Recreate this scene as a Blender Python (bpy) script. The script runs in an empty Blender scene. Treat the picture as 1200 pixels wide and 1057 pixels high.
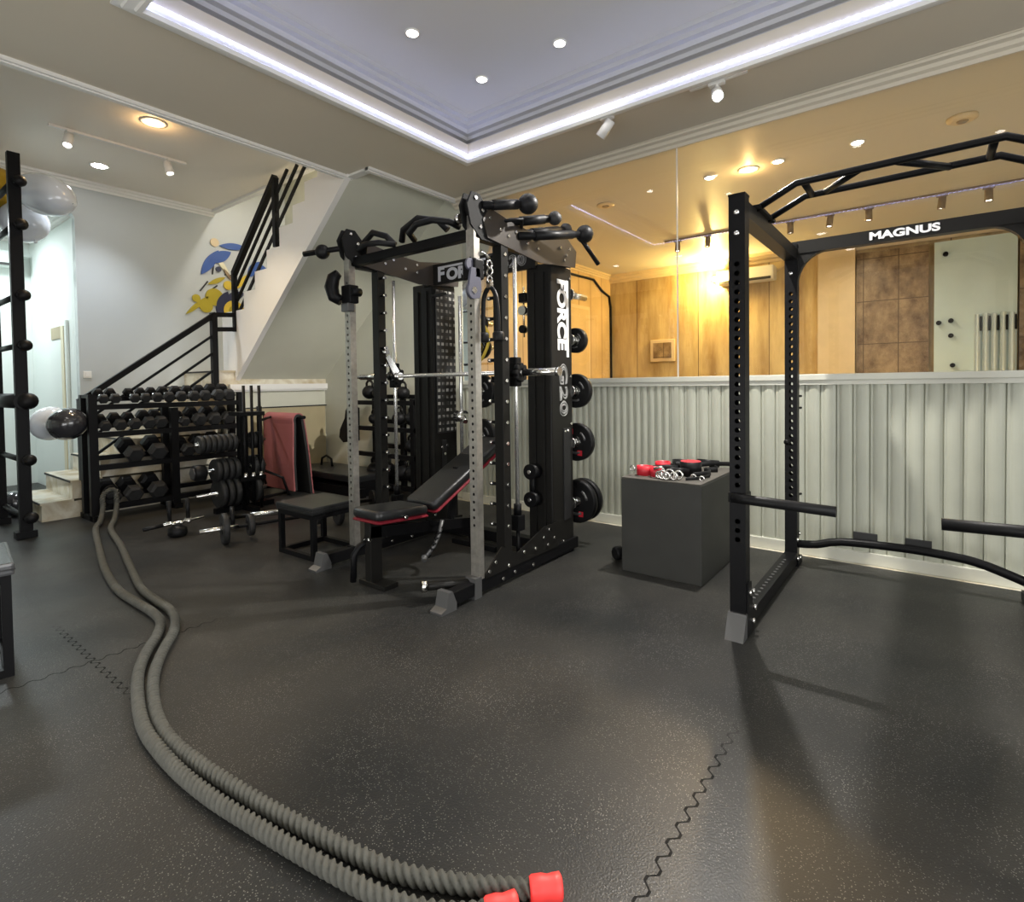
import bpy, bmesh, math, random
from mathutils import Vector, Matrix
random.seed(7)
D = bpy.data; SC = bpy.context.scene; COL = SC.collection
PI = math.pi; RAD = math.radians
V = Vector

# ------------------------------------------------------------------ materials
def mat(name, col, rough=.5, metal=0., emit=None, es=0., spec=.5, coat=0., var=0., vscale=6., bump=0., bscale=60., alpha=None):
    m = D.materials.new(name); m.use_nodes = True
    nt = m.node_tree; b = nt.nodes['Principled BSDF']
    b.inputs['Base Color'].default_value = (*col, 1)
    b.inputs['Roughness'].default_value = rough
    b.inputs['Metallic'].default_value = metal
    b.inputs['Specular IOR Level'].default_value = spec
    b.inputs['Coat Weight'].default_value = coat
    b.inputs['Coat Roughness'].default_value = .12
    if emit:
        b.inputs['Emission Color'].default_value = (*emit, 1)
        b.inputs['Emission Strength'].default_value = es
    tc = nt.nodes.new('ShaderNodeTexCoord')
    if var > 0:
        n = nt.nodes.new('ShaderNodeTexNoise'); n.inputs['Scale'].default_value = vscale; n.inputs['Detail'].default_value = 5
        nt.links.new(tc.outputs['Object'], n.inputs['Vector'])
        r = nt.nodes.new('ShaderNodeMapRange'); r.inputs[1].default_value = .3; r.inputs[2].default_value = .7
        r.inputs[3].default_value = 1 - var; r.inputs[4].default_value = 1 + var
        nt.links.new(n.outputs['Fac'], r.inputs[0])
        mx = nt.nodes.new('ShaderNodeVectorMath'); mx.operation = 'SCALE'
        mx.inputs[0].default_value = col
        nt.links.new(r.outputs[0], mx.inputs['Scale']); nt.links.new(mx.outputs[0], b.inputs['Base Color'])
    if bump > 0:
        n = nt.nodes.new('ShaderNodeTexNoise'); n.inputs['Scale'].default_value = bscale; n.inputs['Detail'].default_value = 4
        nt.links.new(tc.outputs['Object'], n.inputs['Vector'])
        bp = nt.nodes.new('ShaderNodeBump'); bp.inputs['Strength'].default_value = bump; bp.inputs['Distance'].default_value = .01
        nt.links.new(n.outputs['Fac'], bp.inputs['Height']); nt.links.new(bp.outputs[0], b.inputs['Normal'])
    return m

M = {}
M['black'] = mat('black_powder_steel', (.005,.005,.0055), .42, spec=.13, bump=.05, bscale=300)
M['satin'] = mat('satin_black_panel', (.010,.0095,.0085), .4, spec=.18)
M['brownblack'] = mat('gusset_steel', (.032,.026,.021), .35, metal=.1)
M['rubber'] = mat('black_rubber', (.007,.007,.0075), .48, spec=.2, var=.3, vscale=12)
M['greyrubber'] = mat('grey_rubber', (.022,.022,.022), .55, spec=.3, var=.25, vscale=10)
M['chrome'] = mat('chrome', (.78,.77,.74), .18, metal=1.)
M['steel'] = mat('brushed_steel', (.42,.40,.36), .36, metal=.8, var=.15, vscale=30)
M['whitesteel'] = mat('guide_rod_steel', (.75,.75,.72), .25, metal=.8)
M['white'] = mat('white_paint', (.78,.77,.72), .45)
M['ceil'] = mat('ceiling_paint', (.64,.58,.47), .5, var=.02, vscale=1.5)
M['hallceil'] = mat('hall_ceiling_paint', (.80,.75,.66), .5)
M['ceilin'] = mat('coffer_ceiling_paint', (.62,.61,.58), .5)
M['cornin'] = mat('coffer_cornice_paint', (.52,.52,.54), .45)
M['head'] = mat('matte_black_steel', (.010,.010,.010), .6, spec=.12)
M['slick'] = mat('slick_grey_vinyl', (.06,.062,.066), .2, spec=.7, coat=.4)
M['trim'] = mat('cornice_paint', (.80,.79,.76), .4)
M['wallgreen'] = mat('stair_wall_paint', (.60,.60,.50), .5, var=.04, vscale=2)
M['hallwall'] = mat('hall_gloss_wall', (.52,.55,.55), .22, var=.03, vscale=1.5)
M['stringer'] = mat('stringer_paint', (.9,.88,.84), .4)
M['marble'] = None
M['wain'] = mat('fluted_panel_paint', (.43,.44,.36), .5, var=.07, vscale=3)
M['wainrail'] = mat('rail_paint', (.58,.58,.50), .4)
M['pad'] = mat('black_vinyl', (.012,.0125,.013), .32, spec=.4, bump=.12, bscale=90)
M['red'] = mat('red_vinyl', (.55,.02,.035), .4)
M['piping'] = mat('crimson_piping', (.15,.008,.016), .5, spec=.2)
M['otherfloor'] = mat('grey_tile_beyond', (.30,.30,.30), .5)
M['otherac'] = mat('white_plastic', (.75,.75,.72), .4)
M['otherlamp'] = mat('brown_lamp_body', (.20,.145,.09), .5)  # plain brown for the spotlights and track beyond the glass
M['redcap'] = mat('red_rope_cap', (.9,.055,.05), .5)
M['pink'] = mat('dusty_red_mat', (.31,.095,.095), .65, var=.06, vscale=4)
M['plyo'] = mat('charcoal_box_coating', (.027,.027,.023), .65, var=.16, vscale=5)
M['boxtop'] = mat('box_top_surface', (.075,.068,.056), .7, var=.2, vscale=9)
M['balloonw'] = mat('white_balloon', (.70,.75,.82), .12, coat=.5)
M['ballgold'] = mat('gold_balloon', (.5,.30,.015), .22, metal=.35)
M['balldark'] = mat('dark_balloon', (.035,.035,.04), .14, coat=.6)
M['silvergrey'] = mat('grey_foot_cap', (.10,.10,.10), .38, metal=.4)
M['letter'] = mat('pale_lettering', (.72,.72,.72), .4)
M['wheel'] = mat('pulley_wheel_grey', (.07,.07,.095), .4)
M['letterdim'] = mat('grey_lettering', (.42,.43,.45), .4)
M['outline'] = mat('outline_lettering', (.30,.30,.29), .4)
M['lampbody'] = mat('white_lamp_body', (.8,.78,.74), .35)
M['blue'] = mat('blue_paint', (.03,.09,.33), .4)
M['navy'] = mat('navy_paint', (.02,.025,.07), .4)
M['yellow'] = mat('yellow_paint', (.7,.5,.05), .4)
M['olive'] = mat('mustard_paint', (.42,.33,.02), .4)
M['cream'] = mat('cream_paint', (.75,.7,.5), .5)
M['brightroom'] = mat('bright_room_paint', (.78,.84,.8), .45)
M['niche'] = mat('niche_wood', (.42,.36,.22), .5, var=.06, vscale=4)
M['dark'] = mat('dark_gap', (.01,.01,.01), .6)
M['otherceil'] = mat('other_room_ceiling', (.62,.58,.50), .5)
M['otherwood'] = mat('tan_panel_wall', (.62,.45,.24), .45, var=.1, vscale=2)
M['yplaster'] = mat('warm_plaster', (.6,.46,.24), .35, var=.22, vscale=1.4)
M['ypale'] = mat('pale_column_plaster', (.66,.52,.32), .4, var=.05)
M['brownstone'] = mat('brown_stone', (.19,.125,.07), .3, var=.45, vscale=16)
M['mint'] = mat('pale_green_board', (.58,.72,.76), .25, var=.05, vscale=2)
M['towel'] = mat('white_towel', (.66,.76,.80), .8)
M['flesh'] = mat('pinkish_panel', (.6,.5,.38), .4)

def emis(name, col, s):
    m = D.materials.new(name); m.use_nodes = True; nt = m.node_tree
    for n in list(nt.nodes): nt.nodes.remove(n)
    o = nt.nodes.new('ShaderNodeOutputMaterial'); e = nt.nodes.new('ShaderNodeEmission')
    e.inputs[0].default_value = (*col, 1); e.inputs[1].default_value = s
    nt.links.new(e.outputs[0], o.inputs[0]); return m
M['e_white'] = emis('lit_white_lamp', (1,.97,.92), 14)
M['e_spot'] = emis('lit_spot', (1,.98,.95), 60)
M['e_warm'] = emis('lit_warm_lamp', (1,.55,.16), 9)
M['e_small'] = emis('lit_small_lamp', (1,.9,.75), 5)

def led_mat():
    m = emis('cove_led_strip', (.50,.56,1.), 8.5); nt = m.node_tree
    e = [n for n in nt.nodes if n.type == 'EMISSION'][0]
    tc = nt.nodes.new('ShaderNodeTexCoord'); sp = nt.nodes.new('ShaderNodeSeparateXYZ')
    nt.links.new(tc.outputs['Object'], sp.inputs[0])
    ad = nt.nodes.new('ShaderNodeMath'); ad.operation = 'ADD'
    nt.links.new(sp.outputs[0], ad.inputs[0]); nt.links.new(sp.outputs[1], ad.inputs[1])
    mu = nt.nodes.new('ShaderNodeMath'); mu.operation = 'MULTIPLY'; mu.inputs[1].default_value = 2*PI/.045
    nt.links.new(ad.outputs[0], mu.inputs[0])
    s = nt.nodes.new('ShaderNodeMath'); s.operation = 'SINE'; nt.links.new(mu.outputs[0], s.inputs[0])
    r = nt.nodes.new('ShaderNodeMapRange'); r.inputs[1].default_value = -1; r.inputs[2].default_value = 1
    r.inputs[3].default_value = LED*.35; r.inputs[4].default_value = LED*1.65
    nt.links.new(s.outputs[0], r.inputs[0]); nt.links.new(r.outputs[0], e.inputs[1]); return m
LED = 8.5
M['led'] = led_mat()

def glass_mat():
    m = D.materials.new('clear_partition_glass'); m.use_nodes = True; nt = m.node_tree
    for n in list(nt.nodes): nt.nodes.remove(n)
    o = nt.nodes.new('ShaderNodeOutputMaterial'); mx = nt.nodes.new('ShaderNodeMixShader')
    t = nt.nodes.new('ShaderNodeBsdfTransparent'); t.inputs[0].default_value = (.93,.92,.86,1)
    g = nt.nodes.new('ShaderNodeBsdfGlossy'); g.inputs['Roughness'].default_value = .0
    f = nt.nodes.new('ShaderNodeFresnel'); f.inputs[0].default_value = 1.5
    nt.links.new(f.outputs[0], mx.inputs[0]); nt.links.new(t.outputs[0], mx.inputs[1]); nt.links.new(g.outputs[0], mx.inputs[2])
    nt.links.new(mx.outputs[0], o.inputs[0]); return m
M['glass'] = glass_mat()

def marble_mat():
    m = mat('beige_marble_tile', (.66,.6,.47), .15)
    nt = m.node_tree; b = nt.nodes['Principled BSDF']; tc = nt.nodes.new('ShaderNodeTexCoord')
    n = nt.nodes.new('ShaderNodeTexNoise'); n.inputs['Scale'].default_value = 3; n.inputs['Detail'].default_value = 8; n.inputs['Distortion'].default_value = 1.5
    nt.links.new(tc.outputs['Object'], n.inputs['Vector'])
    c = nt.nodes.new('ShaderNodeValToRGB'); c.color_ramp.elements[0].color = (.5,.42,.28,1); c.color_ramp.elements[1].color = (.72,.68,.56,1)
    c.color_ramp.elements[0].position = .38; c.color_ramp.elements[1].position = .6
    nt.links.new(n.outputs['Fac'], c.inputs[0]); nt.links.new(c.outputs[0], b.inputs['Base Color']); return m
M['marble'] = marble_mat()

def floor_mat():
    m = mat('speckled_rubber_mat', (.05,.05,.05), .42, spec=.27)
    nt = m.node_tree; b = nt.nodes['Principled BSDF']; N = nt.nodes.new; L = nt.links.new
    tc = N('ShaderNodeTexCoord')
    sp = N('ShaderNodeSeparateXYZ'); L(tc.outputs['Object'], sp.inputs[0])
    n1 = N('ShaderNodeTexNoise'); n1.inputs['Scale'].default_value = 1.1; n1.inputs['Detail'].default_value = 6; L(tc.outputs['Object'], n1.inputs['Vector'])
    ramp = N('ShaderNodeValToRGB'); e = ramp.color_ramp.elements
    e[0].position = .32; e[0].color = (.014,.015,.015,1); e[1].position = .7; e[1].color = (.037,.035,.031,1)
    L(n1.outputs['Fac'], ramp.inputs[0])
    vo = N('ShaderNodeTexVoronoi'); vo.inputs['Scale'].default_value = 150; L(tc.outputs['Object'], vo.inputs['Vector'])
    wn = N('ShaderNodeSeparateColor'); L(vo.outputs['Color'], wn.inputs[0])
    lt = N('ShaderNodeMath'); lt.operation = 'LESS_THAN'; lt.inputs[1].default_value = .24; L(vo.outputs['Distance'], lt.inputs[0])
    gt = N('ShaderNodeMath'); gt.operation = 'GREATER_THAN'; gt.inputs[1].default_value = .35; L(wn.outputs[0], gt.inputs[0])
    mm = N('ShaderNodeMath'); mm.operation = 'MULTIPLY'; L(lt.outputs[0], mm.inputs[0]); L(gt.outputs[0], mm.inputs[1])
    mx = N('ShaderNodeMix'); mx.data_type = 'RGBA'; mx.inputs['B'].default_value = (.17,.165,.15,1)
    
    nm = N('ShaderNodeTexNoise'); nm.inputs['Scale'].default_value = 3.5; nm.inputs['Detail'].default_value = 4; L(tc.outputs['Object'], nm.inputs['Vector'])
    rm = N('ShaderNodeMapRange'); rm.inputs[1].default_value = .38; rm.inputs[2].default_value = .62; rm.inputs[3].default_value = .3; L(nm.outputs['Fac'], rm.inputs[0])
    mk = N('ShaderNodeMath'); mk.operation = 'MULTIPLY'; L(mm.outputs[0], mk.inputs[0]); L(rm.outputs[0], mk.inputs[1])
    L(mk.outputs[0], mx.inputs['Factor']); L(ramp.outputs[0], mx.inputs['A'])
    # interlocking seams: a zigzag line along each axis, one metre apart
    def seam(u, w, off, per):
        a = N('ShaderNodeMath'); a.operation = 'PINGPONG'; a.inputs[1].default_value = .035; L(w, a.inputs[0])
        k = N('ShaderNodeMapRange'); k.inputs[1].default_value = .008; k.inputs[2].default_value = .027; k.inputs[3].default_value = 0; k.inputs[4].default_value = .022; L(a.outputs[0], k.inputs[0])
        s = N('ShaderNodeMath'); s.operation = 'ADD'; L(u, s.inputs[0]); L(k.outputs[0], s.inputs[1])
        o = N('ShaderNodeMath'); o.operation = 'SUBTRACT'; o.inputs[1].default_value = off; L(s.outputs[0], o.inputs[0])
        p = N('ShaderNodeMath'); p.operation = 'PINGPONG'; p.inputs[1].default_value = per; L(o.outputs[0], p.inputs[0])
        l = N('ShaderNodeMath'); l.operation = 'LESS_THAN'; l.inputs[1].default_value = .004; L(p.outputs[0], l.inputs[0]); return l
    s1 = seam(sp.outputs[0], sp.outputs[1], .79, 1.6); s2 = seam(sp.outputs[1], sp.outputs[0], .565, 1.25)
    ms = N('ShaderNodeMath'); ms.operation = 'MAXIMUM'; L(s1.outputs[0], ms.inputs[0]); L(s2.outputs[0], ms.inputs[1])
    wear = []                                    # the joints gape at two places and are nearly closed elsewhere
    for c_, r_ in (((1.35,.5,0),.62),((.79,3.1,0),.55)):
        vd = N('ShaderNodeVectorMath'); vd.operation = 'DISTANCE'; vd.inputs[1].default_value = c_; L(tc.outputs['Object'], vd.inputs[0])
        r2 = N('ShaderNodeMapRange'); r2.inputs[1].default_value = r_*.75; r2.inputs[2].default_value = r_*1.15; r2.inputs[3].default_value = .9; r2.inputs[4].default_value = .1
        L(vd.outputs['Value'], r2.inputs[0]); wear.append(r2)
    r2 = N('ShaderNodeMath'); r2.operation = 'MAXIMUM'; L(wear[0].outputs[0], r2.inputs[0]); L(wear[1].outputs[0], r2.inputs[1])
    m3 = N('ShaderNodeMath'); m3.operation = 'MULTIPLY'; L(ms.outputs[0], m3.inputs[0]); L(r2.outputs[0], m3.inputs[1])
    mx2 = N('ShaderNodeMix'); mx2.data_type = 'RGBA'; mx2.inputs['B'].default_value = (.008,.008,.008,1)
    L(m3.outputs[0], mx2.inputs['Factor']); L(mx.outputs['Result'], mx2.inputs['A'])
    L(mx2.outputs['Result'], b.inputs['Base Color'])
    sv = N('ShaderNodeMapRange'); sv.inputs[3].default_value = .23; sv.inputs[4].default_value = 0; L(m3.outputs[0], sv.inputs[0]); L(sv.outputs[0], b.inputs['Specular IOR Level'])
    n4 = N('ShaderNodeTexNoise'); n4.inputs['Scale'].default_value = 2.3; n4.inputs['Detail'].default_value = 5; L(tc.outputs['Object'], n4.inputs['Vector'])
    r4 = N('ShaderNodeMapRange'); r4.inputs[3].default_value = .28; r4.inputs[4].default_value = .5; L(n4.outputs['Fac'], r4.inputs[0]); L(r4.outputs[0], b.inputs['Roughness'])
    n5 = N('ShaderNodeTexNoise'); n5.inputs['Scale'].default_value = 160; L(tc.outputs['Object'], n5.inputs['Vector'])
    bp = N('ShaderNodeBump'); bp.inputs['Strength'].default_value = .25; bp.inputs['Distance'].default_value = .004
    L(n5.outputs['Fac'], bp.inputs['Height']); L(bp.outputs[0], b.inputs['Normal'])
    return m
M['floor'] = floor_mat()

def panel_mat(name, c1, c2, pitch, axis):
    m = mat(name, c1, .4); nt = m.node_tree; b = nt.nodes['Principled BSDF']; N = nt.nodes.new; L = nt.links.new
    tc = N('ShaderNodeTexCoord'); sp = N('ShaderNodeSeparateXYZ'); L(tc.outputs['Object'], sp.inputs[0])
    d = N('ShaderNodeMath'); d.operation = 'PINGPONG'; d.inputs[1].default_value = pitch/2; L(sp.outputs[axis], d.inputs[0])
    l = N('ShaderNodeMath'); l.operation = 'LESS_THAN'; l.inputs[1].default_value = .012; L(d.outputs[0], l.inputs[0])
    n = N('ShaderNodeTexNoise'); n.inputs['Scale'].default_value = 2; n.inputs['Detail'].default_value = 5; L(tc.outputs['Object'], n.inputs['Vector'])
    r = N('ShaderNodeValToRGB'); r.color_ramp.elements[0].position = .3; r.color_ramp.elements[1].position = .7
    r.color_ramp.elements[0].color = (*[x*.72 for x in c1], 1); r.color_ramp.elements[1].color = (*c1, 1); L(n.outputs['Fac'], r.inputs[0])
    mx = N('ShaderNodeMix'); mx.data_type = 'RGBA'; mx.inputs['B'].default_value = (*c2, 1); L(l.outputs[0], mx.inputs['Factor']); L(r.outputs[0], mx.inputs['A'])
    L(mx.outputs['Result'], b.inputs['Base Color']); return m
M['tanwall'] = panel_mat('tan_panelled_wall', (.66,.47,.25), (.32,.2,.1), .42, 0)
def wall_slab_mat(name, c1, c2, seams, vs=(1.2,1.2,.35), lo=.35, hi=.68, seamcol=(.1,.06,.03)):
    m = mat(name, c1, .32); nt = m.node_tree; b = nt.nodes['Principled BSDF']; N = nt.nodes.new; L = nt.links.new
    tc = N('ShaderNodeTexCoord'); mp = N('ShaderNodeMapping'); mp.inputs['Scale'].default_value = vs; L(tc.outputs['Object'], mp.inputs[0])
    n = N('ShaderNodeTexNoise'); n.inputs['Scale'].default_value = 2.2; n.inputs['Detail'].default_value = 8; n.inputs['Roughness'].default_value = .65; L(mp.outputs[0], n.inputs['Vector'])
    r = N('ShaderNodeValToRGB'); r.color_ramp.elements[0].position = lo; r.color_ramp.elements[1].position = hi
    r.color_ramp.elements[0].color = (*c2, 1); r.color_ramp.elements[1].color = (*c1, 1); L(n.outputs['Fac'], r.inputs[0])
    sp = N('ShaderNodeSeparateXYZ'); L(tc.outputs['Object'], sp.inputs[0]); last = None
    for axis, pitch, off in seams:
        o = N('ShaderNodeMath'); o.operation = 'ADD'; o.inputs[1].default_value = off; L(sp.outputs[axis], o.inputs[0])
        d = N('ShaderNodeMath'); d.operation = 'PINGPONG'; d.inputs[1].default_value = pitch/2; L(o.outputs[0], d.inputs[0])
        l = N('ShaderNodeMath'); l.operation = 'LESS_THAN'; l.inputs[1].default_value = .006; L(d.outputs[0], l.inputs[0])
        if last is None: last = l
        else:
            mx_ = N('ShaderNodeMath'); mx_.operation = 'MAXIMUM'; L(last.outputs[0], mx_.inputs[0]); L(l.outputs[0], mx_.inputs[1]); last = mx_
    mx = N('ShaderNodeMix'); mx.data_type = 'RGBA'; mx.inputs['B'].default_value = (*seamcol, 1); L(last.outputs[0], mx.inputs['Factor']); L(r.outputs[0], mx.inputs['A'])
    L(mx.outputs['Result'], b.inputs['Base Color']); return m
M['slabwall'] = wall_slab_mat('warm_slab_wall', (.66,.52,.27), (.30,.19,.075), [(1,1.15,.2)], (1.,1.3,.22))
M['brownstone'] = wall_slab_mat('brown_stone', (.40,.29,.17), (.12,.07,.035), [(1,.42,.04),(2,.62,.1)], (2.5,2.5,2.))

# ------------------------------------------------------------------ mesh builder
class MB:
    def __init__(s): s.bm = bmesh.new()
    def _new(s, vs, mi, smooth):
        fs = set(f for v in vs for f in v.link_faces)
        for f in fs:
            f.material_index = mi; f.smooth = smooth
    def box(s, lo, hi, mi=0, bev=0., mtx=None):
        lo = V(lo); hi = V(hi); c = (lo+hi)/2; d = hi-lo
        r = bmesh.ops.create_cube(s.bm, size=1.0)
        vs = r['verts']
        for v in vs: v.co = V((v.co.x*d.x, v.co.y*d.y, v.co.z*d.z)) + c
        if mtx is not None:
            for v in vs: v.co = mtx @ v.co
        s._new(vs, mi, False)
        if bev > 0:
            es = list(set(e for v in vs for e in v.link_edges))
            rr = bmesh.ops.bevel(s.bm, geom=es, offset=bev, segments=2, affect='EDGES', profile=.6)
            for f in rr['faces']: f.material_index = mi
        return s
    def beam(s, p0, p1, w, h, mi=0, up=(0,0,1), bev=0.):
        """box along p0->p1; w across, h along up"""
        p0 = V(p0); p1 = V(p1); z = (p1-p0); L_ = z.length; z.normalize(); up = V(up)
        if abs(z.dot(up)) > .98: up = V((1,0,0))
        x = up.cross(z).normalized(); y = z.cross(x)
        m = Matrix((x, y, z)).transposed().to_4x4(); m.translation = p0
        return s.box((-w/2,-h/2,0), (w/2,h/2,L_), mi, bev, m)
    def tube(s, pts, r, seg=10, mi=0, cap=True, closed=False):
        pts = [V(p) for p in pts]; n = len(pts); rings = []
        rr = r if isinstance(r, (list, tuple)) else [r]*n
        prev = None
        for i, p in enumerate(pts):
            if closed: t = (pts[(i+1) % n]-pts[i-1])
            else: t = pts[min(i+1, n-1)] - pts[max(i-1, 0)]
            if t.length < 1e-9: t = V((0,0,1))
            t.normalize()
            if prev is None:
                a = V((0,0,1)) if abs(t.z) < .9 else V((1,0,0))
                x = a.cross(t).normalized()
            else:
                x = (prev - t*prev.dot(t))
                x = x.normalized() if x.length > 1e-6 else V((1,0,0))
            prev = x; y = t.cross(x)
            rings.append([s.bm.verts.new(p + (x*math.cos(2*PI*k/seg)+y*math.sin(2*PI*k/seg))*rr[i]) for k in range(seg)])
        m = n if closed else n-1
        for i in range(m):
            A, B = rings[i], rings[(i+1) % n]
            for k in range(seg):
                f = s.bm.faces.new((A[k], A[(k+1) % seg], B[(k+1) % seg], B[k])); f.smooth = True; f.material_index = mi
        if cap and not closed:
            f = s.bm.faces.new(list(reversed(rings[0]))); f.material_index = mi
            f = s.bm.faces.new(rings[-1]); f.material_index = mi
        return s
    def cyl(s, p0, p1, r, seg=20, mi=0, r1=None):
        return s.tube([p0, p1], [r, r if r1 is None else r1], seg, mi)
    def lathe(s, p0, axis, prof, seg=24, mi=0):
        """prof: (distance along axis, radius)"""
        p0 = V(p0); a = V(axis).normalized()
        pts = [p0 + a*d for d, _ in prof]
        u = V((0,0,1)) if abs(a.z) < .9 else V((1,0,0))
        x = u.cross(a).normalized(); y = a.cross(x); rings = []
        for (d, r), p in zip(prof, pts):
            rings.append([s.bm.verts.new(p + (x*math.cos(2*PI*k/seg)+y*math.sin(2*PI*k/seg))*max(r,1e-4)) for k in range(seg)])
        for i in range(len(rings)-1):
            A, B = rings[i], rings[i+1]
            for k in range(seg):
                f = s.bm.faces.new((A[k], A[(k+1)%seg], B[(k+1)%seg], B[k])); f.material_index = mi; f.smooth = True
        f = s.bm.faces.new(list(reversed(rings[0]))); f.material_index = mi
        f = s.bm.faces.new(rings[-1]); f.material_index = mi
        return s
    def sph(s, c, r, mi=0, u=20, v=12, sc=(1,1,1), mtx=None):
        rr = bmesh.ops.create_uvsphere(s.bm, u_segments=u, v_segments=v, radius=r)
        for q in rr['verts']:
            q.co = V((q.co.x*sc[0], q.co.y*sc[1], q.co.z*sc[2]))
            if mtx is not None: q.co = mtx @ q.co
            q.co += V(c)
        s._new(rr['verts'], mi, True); return s
    def prism(s, poly, h0, h1, axis='z', mi=0):
        """poly 2D extruded along axis; axis x: poly=(y,z); y: (x,z); z: (x,y)"""
        def P(a, b, h): return {'x': (h,a,b), 'y': (a,h,b), 'z': (a,b,h)}[axis]
        A = [s.bm.verts.new(P(a,b,h0)) for a,b in poly]; B = [s.bm.verts.new(P(a,b,h1)) for a,b in poly]
        n = len(poly); fs = [s.bm.faces.new(A), s.bm.faces.new(list(reversed(B)))]
        for i in range(n): fs.append(s.bm.faces.new((A[(i+1)%n], A[i], B[i], B[(i+1)%n])))
        for f in fs: f.material_index = mi
        bmesh.ops.recalc_face_normals(s.bm, faces=fs); return s
    def quad(s, pts, mi=0):
        f = s.bm.faces.new([s.bm.verts.new(p) for p in pts]); f.material_index = mi; return s
    def build(s, name, mats, parent=None):
        if not isinstance(mats, (list, tuple)): mats = [mats]
        if parent is not None:
            o = V(parent.get('_o', (0,0,0)))
            bmesh.ops.translate(s.bm, verts=s.bm.verts, vec=-o)
        me = D.meshes.new(name); s.bm.to_mesh(me); s.bm.free()
        for m in mats: me.materials.append(M[m] if isinstance(m, str) else m)
        ob = D.objects.new(name, me); COL.objects.link(ob)
        if parent is not None:
            ob.parent = parent
            ob['_o'] = tuple(parent.get('_o', (0,0,0)))
        return ob

def thing(name, label, cat, loc=(0,0,0), group=None):
    o = D.objects.new(name, None); COL.objects.link(o); o.location = loc; o['_o'] = tuple(loc)
    o.empty_display_size = .1
    o['label'] = label; o['category'] = cat
    if group: o['group'] = group
    return o
def single(mb, name, mats, label, cat, group=None, kind=None, at=None):
    """one-mesh thing with its origin at `at`"""
    if at is not None: bmesh.ops.translate(mb.bm, verts=mb.bm.verts, vec=-V(at))
    o = mb.build(name, mats)
    if at is not None: o.location = at
    o['label'] = label; o['category'] = cat
    if group: o['group'] = group
    if kind: o['kind'] = kind
    return o
def struct(mb, name, mats, parent=None):
    o = mb.build(name, mats, parent)
    if parent is None: o['kind'] = 'structure'
    return o
def copy_tree(o, parent=None):
    c = o.copy(); COL.objects.link(c)
    if parent is not None: c.parent = parent
    for ch in list(o.children): copy_tree(ch, c)
    return c
def text(name, body, size, mtx, m, parent, offset=0., outline=0., extrude=.001, shear=0., sx=1.):
    cu = D.curves.new(name, 'FONT'); cu.body = body; cu.size = size; cu.extrude = extrude; cu.offset = offset; cu.shear = shear
    if outline > 0:
        cu.fill_mode = 'NONE'; cu.bevel_depth = outline; cu.extrude = 0; cu.bevel_resolution = 1; cu.resolution_u = 6
    tmp = D.objects.new('tmp', cu); COL.objects.link(tmp)
    dg = bpy.context.evaluated_depsgraph_get(); dg.update()
    me = D.meshes.new_from_object(tmp.evaluated_get(dg)); D.objects.remove(tmp)
    me.name = name
    xs = [v.co.x for v in me.vertices]; ys = [v.co.y for v in me.vertices]
    cx, cy = (min(xs)+max(xs))/2, (min(ys)+max(ys))/2
    o = V(parent.get('_o', (0,0,0))) if parent is not None else V((0,0,0))
    for v in me.vertices: v.co = mtx @ V(((v.co.x-cx)*sx, v.co.y-cy, v.co.z)) - o
    me.materials.clear(); me.materials.append(M[m])
    ob = D.objects.new(name, me); COL.objects.link(ob)
    if parent is not None: ob.parent = parent; ob['_o'] = tuple(o)
    return ob
def tmtx(origin, xdir, ydir):
    x = V(xdir); y = V(ydir); z = x.cross(y)
    m = Matrix((x, y, z)).transposed().to_4x4(); m.translation = V(origin); return m
def catmull(pts, step):
    pts = [V(p) for p in pts]; P = [pts[0]*2-pts[1]] + pts + [pts[-1]*2-pts[-2]]; out = []
    for i in range(1, len(P)-2):
        n = max(2, int((P[i+1]-P[i]).length/step))
        for k in range(n):
            t = k/n; a, b, c, d = P[i-1], P[i], P[i+1], P[i+2]
            out.append(.5*((2*b)+(c-a)*t+(2*a-5*b+4*c-d)*t*t+(-a+3*b-3*c+d)*t**3))
    out.append(pts[-1]); return out
def arc(c, r, a0, a1, n, plane='yz'):
    o = []
    for i in range(n+1):
        a = a0+(a1-a0)*i/n; u, w = r*math.cos(a), r*math.sin(a)
        o.append(V(c) + {'yz': V((0,u,w)), 'xz': V((u,0,w)), 'xy': V((u,w,0))}[plane])
    return o
def holed(mb, axis, at, u0, u1, z0, z1, zs, r, mi=0):
    """flat plate in the plane axis=at with round holes at heights zs; u is the other horizontal axis"""
    def P(u, z): return (at, u, z) if axis == 'x' else (u, at, z)
    uc = (u0+u1)/2; w = u1-u0; z = z0; n = 12
    for zc in zs:
        a, b = zc-w/2, zc+w/2
        if a > z + 1e-5: mb.quad([P(u0,z), P(u1,z), P(u1,a), P(u0,a)], mi)
        z = b
        ring = [mb.bm.verts.new(P(uc+r*math.cos(2*PI*(k+.5)/n), zc+r*math.sin(2*PI*(k+.5)/n))) for k in range(n)]
        out = []
        for k in range(n):
            c_, s_ = math.cos(2*PI*(k+.5)/n), math.sin(2*PI*(k+.5)/n); q = w/2/max(abs(c_), abs(s_))
            out.append(mb.bm.verts.new(P(uc+q*c_, zc+q*s_)))
        for k in range(n):
            k2 = (k+1) % n
            f = mb.bm.faces.new((ring[k], ring[k2], out[k2], out[k])); f.material_index = mi
    if z1 > z + 1e-5: mb.quad([P(u0,z), P(u1,z), P(u1,z1), P(u0,z1)], mi)

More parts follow.
